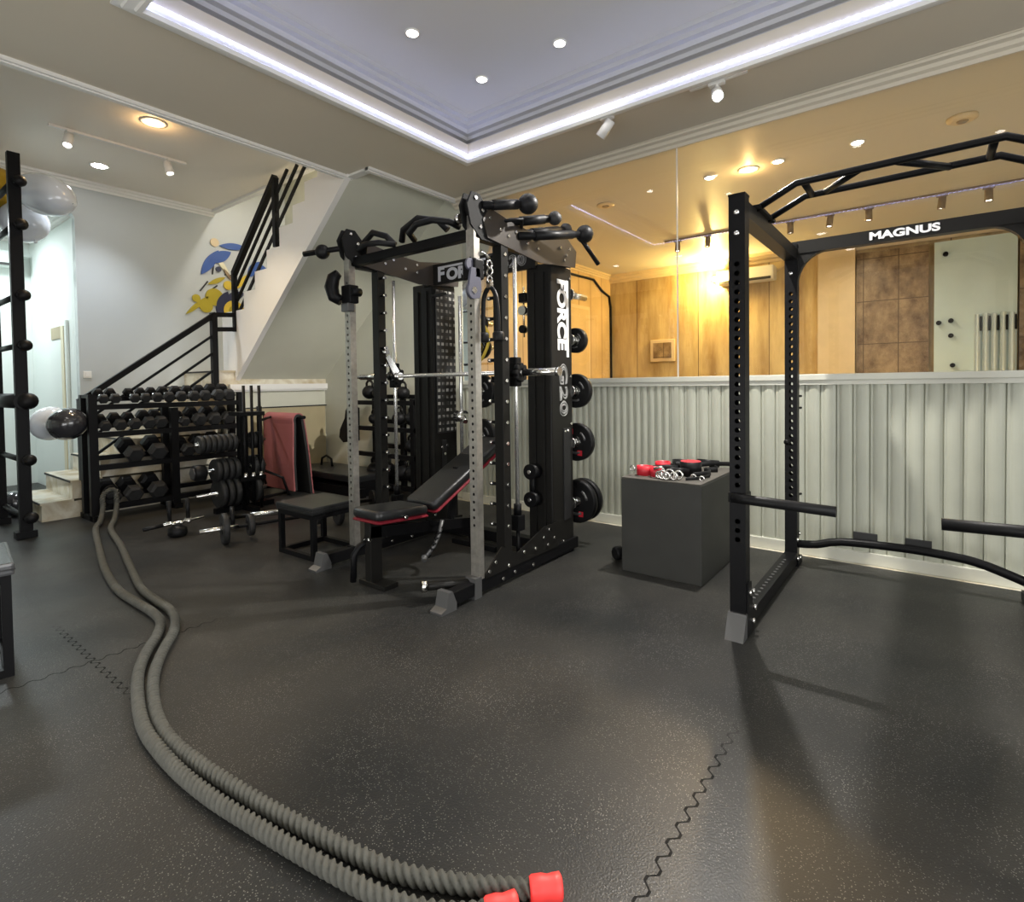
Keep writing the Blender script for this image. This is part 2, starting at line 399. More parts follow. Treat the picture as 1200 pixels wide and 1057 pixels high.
def guard_mat():
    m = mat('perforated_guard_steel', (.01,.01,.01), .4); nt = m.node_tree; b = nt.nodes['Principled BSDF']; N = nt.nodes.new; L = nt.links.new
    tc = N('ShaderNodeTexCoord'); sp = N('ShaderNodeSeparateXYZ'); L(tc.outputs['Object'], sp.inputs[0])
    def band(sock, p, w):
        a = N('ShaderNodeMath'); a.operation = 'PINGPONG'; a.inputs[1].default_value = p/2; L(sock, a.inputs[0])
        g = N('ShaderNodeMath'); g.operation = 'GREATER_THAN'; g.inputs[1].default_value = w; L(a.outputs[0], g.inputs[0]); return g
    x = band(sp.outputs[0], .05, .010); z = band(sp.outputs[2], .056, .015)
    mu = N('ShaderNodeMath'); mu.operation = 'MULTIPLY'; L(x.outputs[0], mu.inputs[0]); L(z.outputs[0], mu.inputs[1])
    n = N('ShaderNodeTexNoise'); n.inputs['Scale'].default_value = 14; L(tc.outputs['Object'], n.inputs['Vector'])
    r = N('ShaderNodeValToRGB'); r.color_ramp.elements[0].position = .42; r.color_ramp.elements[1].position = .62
    r.color_ramp.elements[0].color = (.03,.028,.026,1); r.color_ramp.elements[1].color = (.42,.41,.38,1); L(n.outputs['Fac'], r.inputs[0])  # pale patches put the lit look of the slots into the colour
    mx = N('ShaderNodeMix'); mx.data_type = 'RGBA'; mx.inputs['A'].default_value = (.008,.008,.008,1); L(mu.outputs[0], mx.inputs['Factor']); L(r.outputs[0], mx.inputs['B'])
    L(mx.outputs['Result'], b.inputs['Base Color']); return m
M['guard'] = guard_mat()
E_DL=9.; E_HALL=95.; E_SP=35.; E_KEY=340.; E_OTH=64.; E_WARM=560.; E_LAMP=130.; E_ROOM=20.; E_BR=42.; E_STAIR=95.; E_UNDER=380.
E_FRONT=92.; E_SIDE=48.
FB0=(1.97,4.50,.122); FB1=(2.97,4.235,.122)
EXPO=0.42
M['ropefibre'] = mat('grey_rope_fibre', (.075,.075,.064), .85, var=.15, vscale=25, bump=.15, bscale=260)
M_SLOT = mat('slot_reflection', (.30,.29,.27), .3, metal=.4, var=.5, vscale=9)
# ================================================================== the setting
XW = 4.42; ZC = 3.25; ZI = 3.57; ZH = 3.6; YB = 7.6
# floor
mb = MB(); mb.box((-1.8,-3,-.05), (XW-.12, 9.6, 0)); fl = struct(mb, 'floor', 'floor')
mb = MB(); mb.box((XW-.12,-3,-.05), (XW+.02,9.6,-.012)); struct(mb, 'floor_border', 'marble')
# lower ceiling with a rectangular coffer opening
CX0, CX1, CY0, CY1 = 1.13, 3.64, -1.6, 3.26
mb = MB()
T = .12
for lo, hi in (((-1.8,-3,ZC),(CX0,4.47,ZC+T)), ((CX1,-3,ZC),(XW+.02,4.15,ZC+T)), ((CX1,4.15,ZC),(3.25,4.47,ZC+T)),
               ((CX0,-3,ZC),(CX1,CY0,ZC+T)), ((CX0,CY1,ZC),(3.25,4.47,ZC+T)), ((3.25,CY1,ZC),(CX1,4.15,ZC+T))):
    if lo[0] < hi[0]: mb.box(lo, hi)
struct(mb, 'ceiling', 'ceil')
def ring(mb, prof, mi=0):
    """sweep a profile (inset, z) around the coffer rectangle"""
    def C(d, z): return [(CX0+d,CY0+d,z),(CX1-d,CY0+d,z),(CX1-d,CY1-d,z),(CX0+d,CY1-d,z)]
    R = [[mb.bm.verts.new(p) for p in C(d,z)] for d,z in prof]
    for a in range(len(R)-1):
        for k in range(4):
            f = mb.bm.faces.new((R[a][k], R[a][(k+1)%4], R[a+1][(k+1)%4], R[a+1][k])); f.material_index = mi
mb = MB()
ring(mb, [(-.11,3.252),(-.11,3.240),(-.075,3.236),(-.07,3.222),(-.03,3.218),(-.022,3.205),(.0,3.205),(.012,3.225),(.004,3.235),(.004,3.262),(-.012,3.275),(-.17,3.275)])
struct(mb, 'trim_1', 'trim')
mb = MB()
ring(mb, [(-.17,3.275),(-.17,3.385),(-.15,3.385),(-.145,3.40),(-.105,3.41),(-.10,3.435),(-.06,3.44),(-.05,3.465),(-.01,3.47),(0,3.50),(.04,3.505),(.045,3.535),(.085,3.54),(.09,ZI)])
struct(mb, 'trim_2', 'cornin')
mb = MB(); mb.box((CX0,CY0,ZI), (CX1,CY1,ZI+.1)); struct(mb, 'ceiling_recess', 'ceilin')
mb = MB(); ring(mb, [(.005,3.262),(.013,3.264),(.014,3.272),(.006,3.276),(.005,3.262)])
o = single(mb, 'led_strip', 'led', 'cool white dotted light strip running round the ledge of the ceiling coffer', 'light strip')

# cornice runs
def cornice(mb, a, b, n, z, w=.09, h=.09):
    """stepped moulding from a to b (xy), n = direction away from the wall"""
    a = V((a[0],a[1],0)); b = V((b[0],b[1],0)); n = V((n[0],n[1],0))
    prof = [(0,-h),(.15*w,-h),(.2*w,-.72*h),(.45*w,-.6*h),(.55*w,-.35*h),(.85*w,-.25*h),(.9*w,-.08*h),(w,-.06*h),(w,0)]
    A = [mb.bm.verts.new(a+n*d+V((0,0,z+q))) for d,q in prof]; B = [mb.bm.verts.new(b+n*d+V((0,0,z+q))) for d,q in prof]
    for i in range(len(prof)-1): mb.bm.faces.new((A[i],B[i],B[i+1],A[i+1]))
mb = MB(); cornice(mb, (XW,-3), (XW,4.15), (-1,0), ZC, .1, .09); struct(mb, 'trim_3', 'ceil')
mb = MB()
mb.box((-1.8,4.39,ZC-.025),(3.26,4.47,ZC)); mb.box((-1.8,4.41,ZC-.035),(3.26,4.45,ZC)); struct(mb, 'trim_4', 'trim')
mb = MB()
mb.box((3.2,4.11,ZC-.02),(3.28,4.47,ZC)); mb.box((3.2,4.07,ZC-.025),(XW,4.15,ZC)); mb.box((3.2,4.09,ZC-.035),(XW,4.13,ZC)); struct(mb, 'trim_5', 'trim')
# walls
mb = MB(); mb.box((-1.9,-3,0), (-1.8,9.6,4.7)); struct(mb, 'wall_left', 'white')
mb = MB(); mb.box((-1.9,-3.1,0), (10,-3,3.6)); struct(mb, 'wall_front', 'white')
mb = MB(); mb.box((XW,4.15,0), (XW+.12,7.7,4.7)); mb.box((XW,4.07,0),(XW+.1,4.15,3.3)); struct(mb, 'wall_right', 'wallgreen')
mb = MB(); mb.box((1.9,YB,0), (XW+.1,YB+.1,4.7)); mb.box((-1.8,YB,3.24), (1.9,YB+.1,4.7)); 
mb.prism([(1.9,3.24),(1.86,3.24),(1.9,3.18)], YB, YB+.1, 'y'); struct(mb, 'wall_back', 'hallwall')
mb = MB(); mb.box((-1.8,4.47,ZH), (3.4,YB,ZH+.1)); mb.box((-1.8,4.44,ZC+.1),(3.3,4.47,ZH+.1)); mb.box((3.3,4.15,4.6),(XW,YB,4.7)); mb.box((3.3,4.12,ZC),(XW,4.16,4.7)); mb.box((3.38,4.47,ZH),(3.4,YB,4.7))
struct(mb, 'ceiling_hall', 'hallceil')
mb = MB(); cornice(mb, (-1.8,YB), (3.4,YB), (0,-1), ZH, .08, .08); mb.box((3.35,4.47,ZH-.03),(3.42,YB,ZH+.06)); struct(mb, 'trim_6', 'trim')
# bright room through the opening at the far left
mb = MB(); mb.box((1.9,YB+.1,0),(2.0,9.7,3.5)); mb.box((-1.8,9.6,0),(2.0,9.7,3.5)); struct(mb, 'wall_bright_room', 'brightroom')
mb = MB(); mb.box((-1.8,YB+.1,3.3),(2.0,9.7,3.4)); struct(mb, 'ceiling_bright_room', 'brightroom')
mb = MB(); cornice(mb, (1.9,YB+.1), (1.9,9.6), (-1,0), 3.3, .09, .1); cornice(mb, (-1.8,9.6), (1.9,9.6), (0,-1), 3.3, .09, .1); struct(mb, 'trim_8', 'trim')
dr = MB().box((1.87,7.95,0),(1.9,8.6,2.06)).box((1.86,8.02,0),(1.872,8.12,2.0),1).box((1.86,8.12,1.86),(1.872,8.52,2.0),2)
struct(dr, 'door_1', ['brightroom','cream','niche'])
th = thing('air_conditioner', 'white wall-mounted air conditioner high in the bright room at far left', 'air conditioner', (1.45,9.5,2.9))
MB().box((1.0,9.4,2.85),(1.8,9.6,3.05), bev=.02).build('housing', 'brightroom', th)
MB().box((1.02,9.385,2.86),(1.78,9.402,2.89)).build('air_vent', 'silvergrey', th)
th = thing('light_switch', 'white light switch plate on the pale edge left of the stairs', 'switch', (1.98,YB-.01,1.42))
MB().box((1.93,YB-.012,1.38),(2.01,YB,1.46), bev=.004).build('plate', 'white', th)
MB().box((1.955,YB-.018,1.4),(1.985,YB-.012,1.44)).build('rocker', 'trim', th)

# fluted wainscot under the glass
mb = MB()
y = -3.0
prof = []
while y < 4.06:
    pitch = .098 if y < 1.6 else .064
    for k in range(7):
        q = k/7; prof.append((y+.006+(pitch-.012)*q, XW-.024-.011*math.sin(PI*min(1,q*1.15))**.6))
    prof.append((y+pitch-.006, XW-.026)); prof.append((y+pitch-.002, XW-.014))
    y += pitch
prof.append((4.07, XW-.035))
A = [mb.bm.verts.new((x, yy, 0.0)) for yy, x in prof]; B = [mb.bm.verts.new((x, yy, 1.245)) for yy, x in prof]
for i in range(len(prof)-1): mb.bm.faces.new((A[i], B[i], B[i+1], A[i+1]))
mb.box((XW-.012,-3,0),(XW+.08,4.07,1.25))
mb.box((XW-.04,1.645,0),(XW-.01,1.685,1.25))
struct(mb, 'wall_panelling', 'wain')
mb = MB(); mb.box((XW-.055,-3,1.245),(XW+.1,4.07,1.29), bev=.006); mb.box((XW-.045,-3,1.215),(XW-.02,4.07,1.246)); struct(mb, 'trim_9', 'wainrail')
mb = MB(); mb.box((XW-.05,-3,-.012),(XW-.02,4.07,.07), bev=.004); struct(mb, 'baseboard_right', 'wainrail')
# glass
ys = [-3, -.76, 1.665, 4.07]
for i in range(3):
    mb = MB(); mb.quad([(XW,ys[i]+.004,1.29),(XW,ys[i+1]-.004,1.29),(XW,ys[i+1]-.004,3.25),(XW,ys[i]+.004,3.25)])
    w = struct(mb, 'window_%d' % (i+1), 'glass')
    if i < 2: MB().box((XW-.004,ys[i+1]-.004,1.29),(XW+.006,ys[i+1]+.004,3.2)).build('glass_joint', 'trim', w)

# ------------------------------------------------------------------ the warm room beyond the glass
mb = MB(); mb.box((XW+.02,-3,-.05),(10,5.1,0)); struct(mb, 'floor_beyond', 'otherfloor')
mb = MB(); mb.box((XW+.02,-3,3.3),(10,5.1,3.4)); struct(mb, 'ceiling_beyond', 'otherceil')
mb = MB(); mb.box((XW+.12,4.95,0),(9.6,5.05,3.3)); struct(mb, 'wall_beyond_left', 'tanwall')
mb = MB(); mb.box((9.6,-3,0),(9.7,5.05,3.3)); struct(mb, 'wall_beyond_back', 'slabwall')
mb = MB(); cornice(mb, (9.6,-3),(9.6,4.95),(-1,0),3.3,.16,.14); cornice(mb,(XW+.12,4.95),(9.6,4.95),(0,-1),3.3,.1,.08); struct(mb, 'trim_10', 'ypale')
mb = MB(); mb.box((9.45,.9,0),(9.6,1.38,3.28)); struct(mb, 'pillar_beyond', 'ypale')
for i, (a, b) in enumerate(((.04,.88),(-1.9,-.88))):
    mb = MB(); mb.box((9.52,a,0),(9.6,b,3.1))
    struct(mb, 'wall_slab_%d' % (i+1), 'brownstone')
th = thing('door_beyond', 'tan panelled door in the left wall of the warm room', 'door', (8.2,4.94,0))
th['kind'] = 'structure'
MB().box((7.6,4.925,0),(8.75,4.95,2.62)).build('door_frame', 'ypale', th)
MB().box((7.66,4.915,0),(8.69,4.93,2.56)).build('door_leaf', 'otherwood', th)
# dark cable run stepping down beside the corner
single(MB().tube([(6.2,4.925,3.1),(8.9,4.925,3.14),(9.2,4.925,2.98),(9.5,4.925,2.9),(9.56,4.925,2.7),(9.56,4.925,.02)], .022, 8), 'cable_run', 'black',
       'thin dark cable run stepping down beside the corner of the warm room', 'cable', at=(9.5,4.93,1.5))
th = thing('wall_panel', 'small dark square vent with a pale frame on the warm room wall', 'vent', (9.58,3.9,1.8))
MB().box((9.55,3.66,1.62),(9.6,4.12,2.02), bev=.01).build('frame', 'ypale', th)
MB().box((9.54,3.72,1.68),(9.552,4.06,1.96)).build('grille', 'brownstone', th)
th = thing('air_conditioner', 'wall-mounted air conditioner glowing warm on the wall beyond the glass', 'air conditioner', (9.5,2.4,2.85))
MB().box((9.35,1.98,2.85),(9.6,2.86,3.08), bev=.03).build('housing', 'otherac', th)
MB().box((9.335,2.02,2.86),(9.352,2.82,2.9)).build('air_vent', 'dark', th)
MB().tube([(9.57,1.98,3.0),(9.57,1.86,3.08),(9.57,1.8,2.9)], .012, 6).build('hose', 'ypale', th)
th = thing('added_glow', 'added warm glowing ball in place of a lamp reflection at the left end of the air conditioner', 'lamp', (9.5,2.98,2.9))  # added glow standing in for the reflection of a warm lamp
MB().sph((9.47,2.92,2.98), .06, sc=(.7,1,1)).build('glow_ball', 'e_warm', th)
MB().cyl((9.54,2.92,2.98),(9.6,2.92,2.98), .04).build('base', 'ypale', th)
th = thing('pale_board', 'tall pale green glass board in the warm room between brown stone slabs', 'board', (9.5,-.43,1.3))
MB().box((9.48,-.86,0.0),(9.52,-.02,3.1)).build('panel', 'mint', th)
for y_, z_ in ((-.2,2.02),(-.2,1.82),(-.22,1.42),(-.07,2.0),(-.14,2.92)):
    MB().cyl((9.42,y_,z_),(9.48,y_,z_), .03, 12).build('knob', 'black', th)
t0 = None
for k in range(5):
    t = thing('hanging_towel', ['first','second','third','fourth','fifth'][k] + ' white towel from the left on the pale board', 'towel', (9.44,-.47-.085*k,1.9), 'white towels hanging on the pale board')
    mb = MB(); y0 = -.44-.085*k
    mb.prism([(9.42,y0),(9.44,y0-.02),(9.42,y0-.04),(9.44,y0-.062),(9.475,y0-.062),(9.475,y0)], 1.3, 2.08+.01*(k%2), 'z'); mb.build('cloth', 'towel', t)
    MB().box((9.415,y0-.075,1.86),(9.43,y0-.055,2.05)).build('clip', 'black', t)

# ------------------------------------------------------------------ stairs
mb = MB()
xs = 1.34; rise = .182; run = .235; n = 8
for k in range(n):
    x0 = xs + run*k; x1 = XW
    z1 = rise*(k+1)
    if k == n-1: x0 = xs+run*k
    mb.box((x0, 6.66, rise*k - (0.001 if k else 0)), (x1 if k == n-1 else xs+run*(n-1)+.01, YB, z1-.022))
stl = thing('staircase', 'beige marble staircase rising behind the dumbbell rack to a landing', 'staircase', (1.34,6.66,0)); stl['kind'] = 'structure'
mb.build('tile_body', 'marble', stl)
for k in range(n):
    x0 = xs + run*k
    MB().box((x0-.012, 6.645, rise*(k+1)-.024), (XW if k == n-1 else x0+run+.01, YB, rise*(k+1))).build('tread', 'marble', stl)
    MB().box((x0-.018, 6.66, rise*(k+1)-.02), (x0-.008, YB-.02, rise*(k+1)-.002)).build('nosing', 'dark', stl)
# wall under the landing seen beneath the upper flight
mb = MB()
mb.box((3.05,6.68,0),(XW,6.74,1.29)); mb.box((3.05,6.74,1.1),(XW,6.95,1.3)); struct(mb, 'wall_understair', 'wallgreen')
th = thing('cupboard_door', 'plain wooden cupboard door under the stairs behind the red mat', 'cupboard door', (3.9,6.66,0)); th['kind'] = 'structure'
MB().box((3.2,6.655,.05),(4.4,6.682,.99)).build('door_leaf', 'niche', th)
mb = MB(); mb.box((3.18,6.65,.985),(XW,6.682,1.0), 0).build('edge_strip', 'dark', th)
mb = MB(); mb.box((3.1,6.62,1.22),(XW,6.68,1.29)); mb.box((3.1,6.64,1.20),(XW,6.68,1.22)); struct(mb, 'trim_11', 'trim')
# upper flight: sloping soffit, steps, stepped white stringer
SX = 3.22
def soff(y): return 1.285 + (6.72-y)*.836
mb = MB()
mb.prism([(6.74,1.285),(4.1,soff(4.1)),(4.1,soff(4.1)+.16),(6.9,1.29)], SX, XW, 'x'); struct(mb, 'ceiling_understair', 'wallgreen')
def px_step():
    # profile vertices of the stepped stringer: (y, z)
    P = [(6.95,1.29),(6.95,2.02),(6.71,2.17)]
    return P
pr = [(6.72,2.17),(6.40,2.17),(6.40,2.37),(6.13,2.37),(6.13,2.57),(5.86,2.57),(5.86,2.77),(5.59,2.77),(5.59,2.97),(5.32,2.97),(5.32,3.15),(5.09,3.15),(5.09,3.34),(4.86,3.34),(4.86,3.56),(4.6,3.56),(4.15,3.56),(4.15,soff(4.15)-.0),(6.72,1.285),(7.3,1.285),(7.3,1.46),(6.95,1.46),(6.95,2.17)]
mb = MB(); mb.prism(pr, SX-.04, SX+.02, 'x'); struct(mb, 'wall_stringer', 'stringer')
mb = MB()
for k in range(9):
    y1 = 6.66-.27*k; z1 = 1.75+.226*k
    if z1 > 3.5: break
    mb.prism([(y1, max(soff(y1)+.02,1.3)),(y1-.27, soff(y1-.27)+.02),(y1-.27,z1),(y1,z1)], SX+.02, XW, 'x')
struct(mb, 'stair_upper_flight', 'marble')

# railing
rl = thing('stair_railing', 'black steel stair railing with sloping bars climbing behind the dumbbell rack', 'railing', (1.66,6.62,0))
RY = 6.62
def bar(a, b, w, nm, rail=rl): MB().beam(a, b, w, w, up=(0,1,0)).build(nm, 'black', rail)
MB().box((1.63,RY-.035,.36),(1.70,RY+.035,1.16)).build('post', 'black', rl)
MB().box((2.90,RY-.035,1.25),(2.96,RY+.035,2.12)).build('post', 'black', rl)
sl = (2.10-1.15)/(2.93-1.66)
bar((1.64,RY,1.13),(2.95,RY,2.11), .055, 'handrail')
MB().beam((2.93,RY,2.1),(SX-.02,RY,2.12), .05, .05, up=(0,1,0)).build('handrail', 'black', rl)
MB().beam((2.93,RY,1.93),(SX-.02,RY,1.95), .05, .05, up=(0,1,0)).build('handrail', 'black', rl)
MB().box((SX-.06,RY-.03,1.92),(SX-.01,RY+.03,2.42)).build('post', 'black', rl)
for dz in (.22,.42,.62): bar((1.66,RY,1.14-dz),(2.92,RY,2.08-dz), .025, 'bar')
ru = thing('stair_railing', 'black steel railing of the upper stair flight above the white stringer', 'railing', (SX-.02,5.5,2.2))
UX = SX-.02
u = 1/1.3
P0 = V((UX,6.66,2.42)); P1 = V((UX,5.55,3.46)); P2 = V((UX,5.0,3.95))
def rbar(a, b, w, nm): MB().beam(a, b, w, w, up=(1,0,0)).build(nm, 'black', ru)
d = (P1-P0).normalized()
rbar((UX,6.66,2.62), V((UX,6.66,2.62))+d*1.35, .06, 'handrail')
rbar((UX,6.66,2.15), (UX,6.66,2.64), .05, 'post')
top = V((UX,6.66,2.62))+d*1.33
rbar((UX,top.y,2.78), top, .055, 'post')
for dz in (.2,.38,.56):
    a = V((UX,6.6,2.62-dz+.05)); 
    q = V((UX,6.6,2.67-dz)) + d*(1.6 if dz<.3 else 1.95 if dz<.5 else 2.2)
    if q.z > 3.56: q = a + d*((3.56-a.z)/d.z)
    rbar(a, q, .026, 'bar')

# painted figures on the stair wall -> plain abstract shapes
mu = thing('wall_art', 'blue and yellow painted wall art of leaves and discs beside the stairs', 'wall art', (3.6,YB-.02,2.6))
YA = YB-.012
def patch(poly, m, nm='painted_shape', dy=0): MB().prism(poly, YA-.006-dy, YB-dy*0, 'y').build(nm, m, mu)
def disc(x, z, r, m, sx=1., dy=0): patch([(x+sx*r*math.cos(2*PI*k/22), z+r*math.sin(2*PI*k/22)) for k in range(22)], m, 'painted_disc', dy)
def leaf(x, z, L_, w_, a_, m, dy=.002):
    q = []
    for k in range(12):
        t_ = k/11; q.append((t_*L_, w_*math.sin(PI*t_)**.8))
    for k in range(10, 0, -1):
        t_ = k/11; q.append((t_*L_, -w_*math.sin(PI*t_)**.8))
    patch([(x+u_*math.cos(a_)-v_*math.sin(a_), z+u_*math.sin(a_)+v_*math.cos(a_)) for u_, v_ in q], m, 'painted_leaf', dy)
for x, z, L_, w_, a_, m, dy in ((3.22,2.74,.42,.06,1.0,'blue',.001),(3.32,2.92,.34,.07,.55,'blue',.003),(3.46,3.16,.36,.045,.1,'blue',.002),(3.3,2.62,.26,.03,.5,'olive',.001),
      (3.02,2.2,.40,.03,.75,'olive',.001),(3.42,2.22,.36,.08,1.2,'navy',.005),(3.52,2.45,.28,.06,.4,'navy',.003),(3.58,2.78,.3,.03,2.2,'cream',.002),(3.5,2.86,.2,.02,-.9,'brownstone',.004),
      (3.84,2.8,.3,.07,.9,'blue',.001),(3.95,3.0,.24,.05,-.6,'blue',.004),(3.86,2.35,.36,.07,.9,'navy',.002),(3.74,2.2,.3,.06,.3,'navy',.006),(3.66,2.6,.3,.035,.9,'yellow',.001),(3.7,2.1,.2,.05,1.3,'navy',.003),(4.04,2.6,.24,.05,1.4,'navy',.001)):
    leaf(x, z, L_, w_, a_, m, dy)
for x, z, r_, m, dy in ((3.38,2.46,.115,'olive',.001),(3.15,2.42,.05,'olive',.002),(3.27,2.33,.085,'olive',.003),(3.63,2.3,.14,'yellow',.007),(3.64,2.29,.085,'olive',.009),(3.40,3.19,.055,'ypale',.001),(3.56,2.64,.06,'yellow',.006),(3.44,2.84,.035,'navy',.006),(4.12,2.9,.055,'navy',.002)):
    disc(x, z, r_, m, 1., dy)
for a, b in (((3.3,2.66),(3.2,2.52)),((3.45,2.98),(3.55,2.82)),((3.42,2.62),(3.3,2.52)),((3.52,2.78),(3.68,2.78)),((3.38,2.9),(3.36,2.76))):
    MB().beam((a[0],YB-.012,a[1]),(b[0],YB-.012,b[1]), .016, .01, up=(0,1,0)).build('painted_line', 'dark', mu)

# ------------------------------------------------------------------ lamps
def light(kind, name, loc, col, e, size=.05, spot=None, target=None, blend=.6):
    l = D.lights.new(name, kind); l.color = col; l.energy = e
    if kind == 'SPOT':
        l.spot_size = spot; l.spot_blend = blend; l.shadow_soft_size = size
    elif kind == 'AREA': l.shape = 'DISK'; l.size = size
    else: l.shadow_soft_size = size
    o = D.objects.new(name, l); COL.objects.link(o); o.location = loc
    if target is not None: o.rotation_euler = (V(target)-V(loc)).to_track_quat('-Z','Y').to_euler()
    return o
WHITE = (1,.96,.9); COOL = (.86,.92,1.); WARM = (1,.72,.40); AMB = (1,.86,.62)
def downlight(x, y, z, label, em='e_white', r=.037, group=None, e=0, col=WHITE, spot=2.4):
    t = thing('downlight', label, 'ceiling light', (x,y,z), group)
    MB().lathe((x,y,z+.01), (0,0,-1), [(0,r*.95),(.012,r*1.35),(.018,r*1.35),(.018,r*1.02),(.008,r)], 24).build('rim', 'lampbody', t)
    MB().cyl((x,y,z-.0065),(x,y,z-.0095), r*.98, 20).build('lens', em, t)
    if e: light('SPOT', 'downlight_glow', (x,y,z-.03), col, e, r, spot, (x,y,0), .8)
    return t
downlight(2.51,2.72,ZI,'small lit downlight in the coffer, the left one of the three farthest', e=E_DL)
downlight(3.21,2.02,ZI,'small lit downlight in the coffer, nearest the fluted wall and brightest', e=E_DL*1.5)
downlight(3.21,2.72,ZI,'small lit downlight near the far right corner of the coffer', e=E_DL)
for x, y in ((2.51,1.95),(1.8,2.0),(2.4,.6),(3.1,.9),(1.9,-.5),(3.1,-.6)):
    downlight(x, y, ZI, 'small downlight in the coffer above the frame', e=E_DL, group='coffer downlights nearer the camera')
downlight(1.95,5.45,ZH,'warm glowing downlight in the hall ceiling beside the cornice','e_warm',.075,e=E_HALL*.8,col=WARM,spot=2.1)
downlight(1.96,6.93,ZH,'cool bright downlight in the hall ceiling near the back wall','e_spot',.065,e=E_HALL,col=COOL,spot=1.75)
def spotlamp(p, d, label, lit, group=None, body='lampbody'):
    t = thing('track_spotlight', label, 'spotlight', p, group); p = V(p); d = V(d).normalized()
    q = p - V((0,0,.07))
    MB().cyl(p, q, .012, 10).build('stem', body, t)
    MB().box((p.x-.02,p.y-.05,p.z-.02),(p.x+.02,p.y+.05,p.z)).build('adapter', body, t)
    MB().lathe(q-d*.05, d, [(0,.03),(.005,.036),(.135,.038),(.135,.033),(.12,.031)], 20).build('lamp_head', body, t)
    MB().cyl(q+d*.066, q+d*.071, .031, 16).build('lens', lit, t)
    return q + d*.1
tr = single(MB().box((1.38,6.16,ZH-.02),(2.5,6.19,ZH)), 'lighting_track', 'lampbody', 'white ceiling lighting track holding two spotlights in the hall', 'lighting track', at=(1.9,6.175,ZH-.01))
q = spotlamp((1.52,6.175,ZH-.02),(-.25,-.45,-1),'white track spotlight at the left end of the hall track','e_white'); light('SPOT','spot_glow',q,WARM,E_SP*.6,.03,1.6,q+V((-.25,-.45,-1)))
q = spotlamp((2.33,6.175,ZH-.02),(.1,-.35,-1),'white track spotlight at the right end of the hall track','e_white'); light('SPOT','spot_glow',q,WARM,E_SP*.6,.03,1.6,q+V((.1,-.35,-1)))
tr2 = single(MB().box((3.70,1.75,ZC-.018),(3.73,2.02,ZC)), 'lighting_track', 'lampbody', 'short white ceiling track with a spotlight above the weight machine', 'lighting track', at=(3.715,1.88,ZC-.01))
q = spotlamp((3.715,1.93,ZC-.018),(0,.75,-.8),'white spotlight turned away on the short track above the weight machine','e_white'); light('SPOT','spot_glow',q,WHITE,E_UNDER,.03,.75,(4.1,5.9,.9),.7)
tr3 = single(MB().box((3.74,.95,ZC-.018),(3.77,1.32,ZC)), 'lighting_track', 'lampbody', 'short white ceiling track with the blazing spotlight beside the coffer', 'lighting track', at=(3.755,1.1,ZC-.01))
q = spotlamp((3.755,1.14,ZC-.018),(-.85,-.35,-.75),'brightly glaring white spotlight beside the coffer above the power rack','e_spot'); light('SPOT','spot_glow',q,WHITE,E_KEY,.03,2.3,q+V((-.55,-.25,-1)))
light('POINT','lamp_halo',(1.95,5.45,ZH-.07),(1,.6,.25),2.2,.03); light('POINT','lamp_halo',(5.65,1.42,3.22),(1,.62,.25),4.,.03)
# warm room lamps
for k, (y_, lab) in enumerate(((1.78,'small round downlight beyond the glass, first to the right of the warm lamp\'s left side'),(1.15,'small round downlight beyond the glass between the warm lamp and the smoke detector'),(.52,'small round downlight beyond the glass above the multi-grip bar'))):
    lab = ('small downlight beyond the glass just left of the glaring warm lamp','small downlight beyond the glass just right of the glaring warm lamp','small downlight beyond the glass above the sloping part of the multi-grip bar')[k]
    downlight(5.62, y_, 3.3, lab, 'e_white', .045, e=E_OTH*.3, col=WARM)
downlight(5.65,1.42,3.3,'glaring warm lamp in the ceiling beyond the glass','e_warm',.07,e=E_WARM,col=WARM,spot=2.7)
t = thing('smoke_detector', 'round grey detector on the ceiling beyond the glass at upper right', 'smoke detector', (5.62,-.18,3.3))
MB().lathe((5.62,-.18,3.3),(0,0,-1),[(0,.1),(.02,.1),(.035,.07)],24).build('housing','ypale',t); MB().lathe((5.62,-.18,3.266),(0,0,-1),[(0,.04),(.01,.03)],16).build('sensor','brownstone',t)
t = thing('reflected_lamp_disc', 'round dim disc in place of a lamp reflection in the glass above the weight machine', 'ceiling fitting', (5.7,2.99,3.3))  # disc added for a ceiling lamp mirrored in the glass
MB().lathe((5.7,2.99,3.3),(0,0,-1),[(0,.1),(.015,.1),(.02,.06)],24).build('housing','ypale',t); MB().lathe((5.7,2.99,3.281),(0,0,-1),[(0,.045),(.01,.03)],16).build('inner_disc','brownstone',t)
single(MB().box((7.72,-1.6,3.275),(7.76,3.1,3.3)), 'lighting_track', 'otherlamp', 'long ceiling track of spotlights in the room beyond the glass', 'lighting track', at=(7.74,.8,3.29))
names = ['first','second','third','fourth','fifth','sixth','seventh','eighth']
for k, y_ in enumerate((2.91,2.48,1.44,1.0,.6,-.08,-.47)):
    q = spotlamp((7.74,y_,3.275),(-.1+.05*(k%3),.1*(k%2),-1),'%s spotlight from the left on the long track beyond the glass' % names[k],'e_white', 'spotlights on the track beyond the glass', 'otherlamp')
for x_, y_, e_ in ((7.7,2.6,1.),(7.7,.8,.6),(8.6,.8,.45),(6.3,-.9,.7),(6.6,3.6,.8),(8.9,3.6,.3)):
    light('SPOT','beyond_glow',(x_,y_,3.16),(1,.88,.68),E_OTH*e_,.05,2.9,(x_,y_,0),.9)
light('POINT','added_glow_light',(9.3,2.92,2.95),(1,.72,.25),E_LAMP,.06)  # light added to carry that reflected glow onto the wall
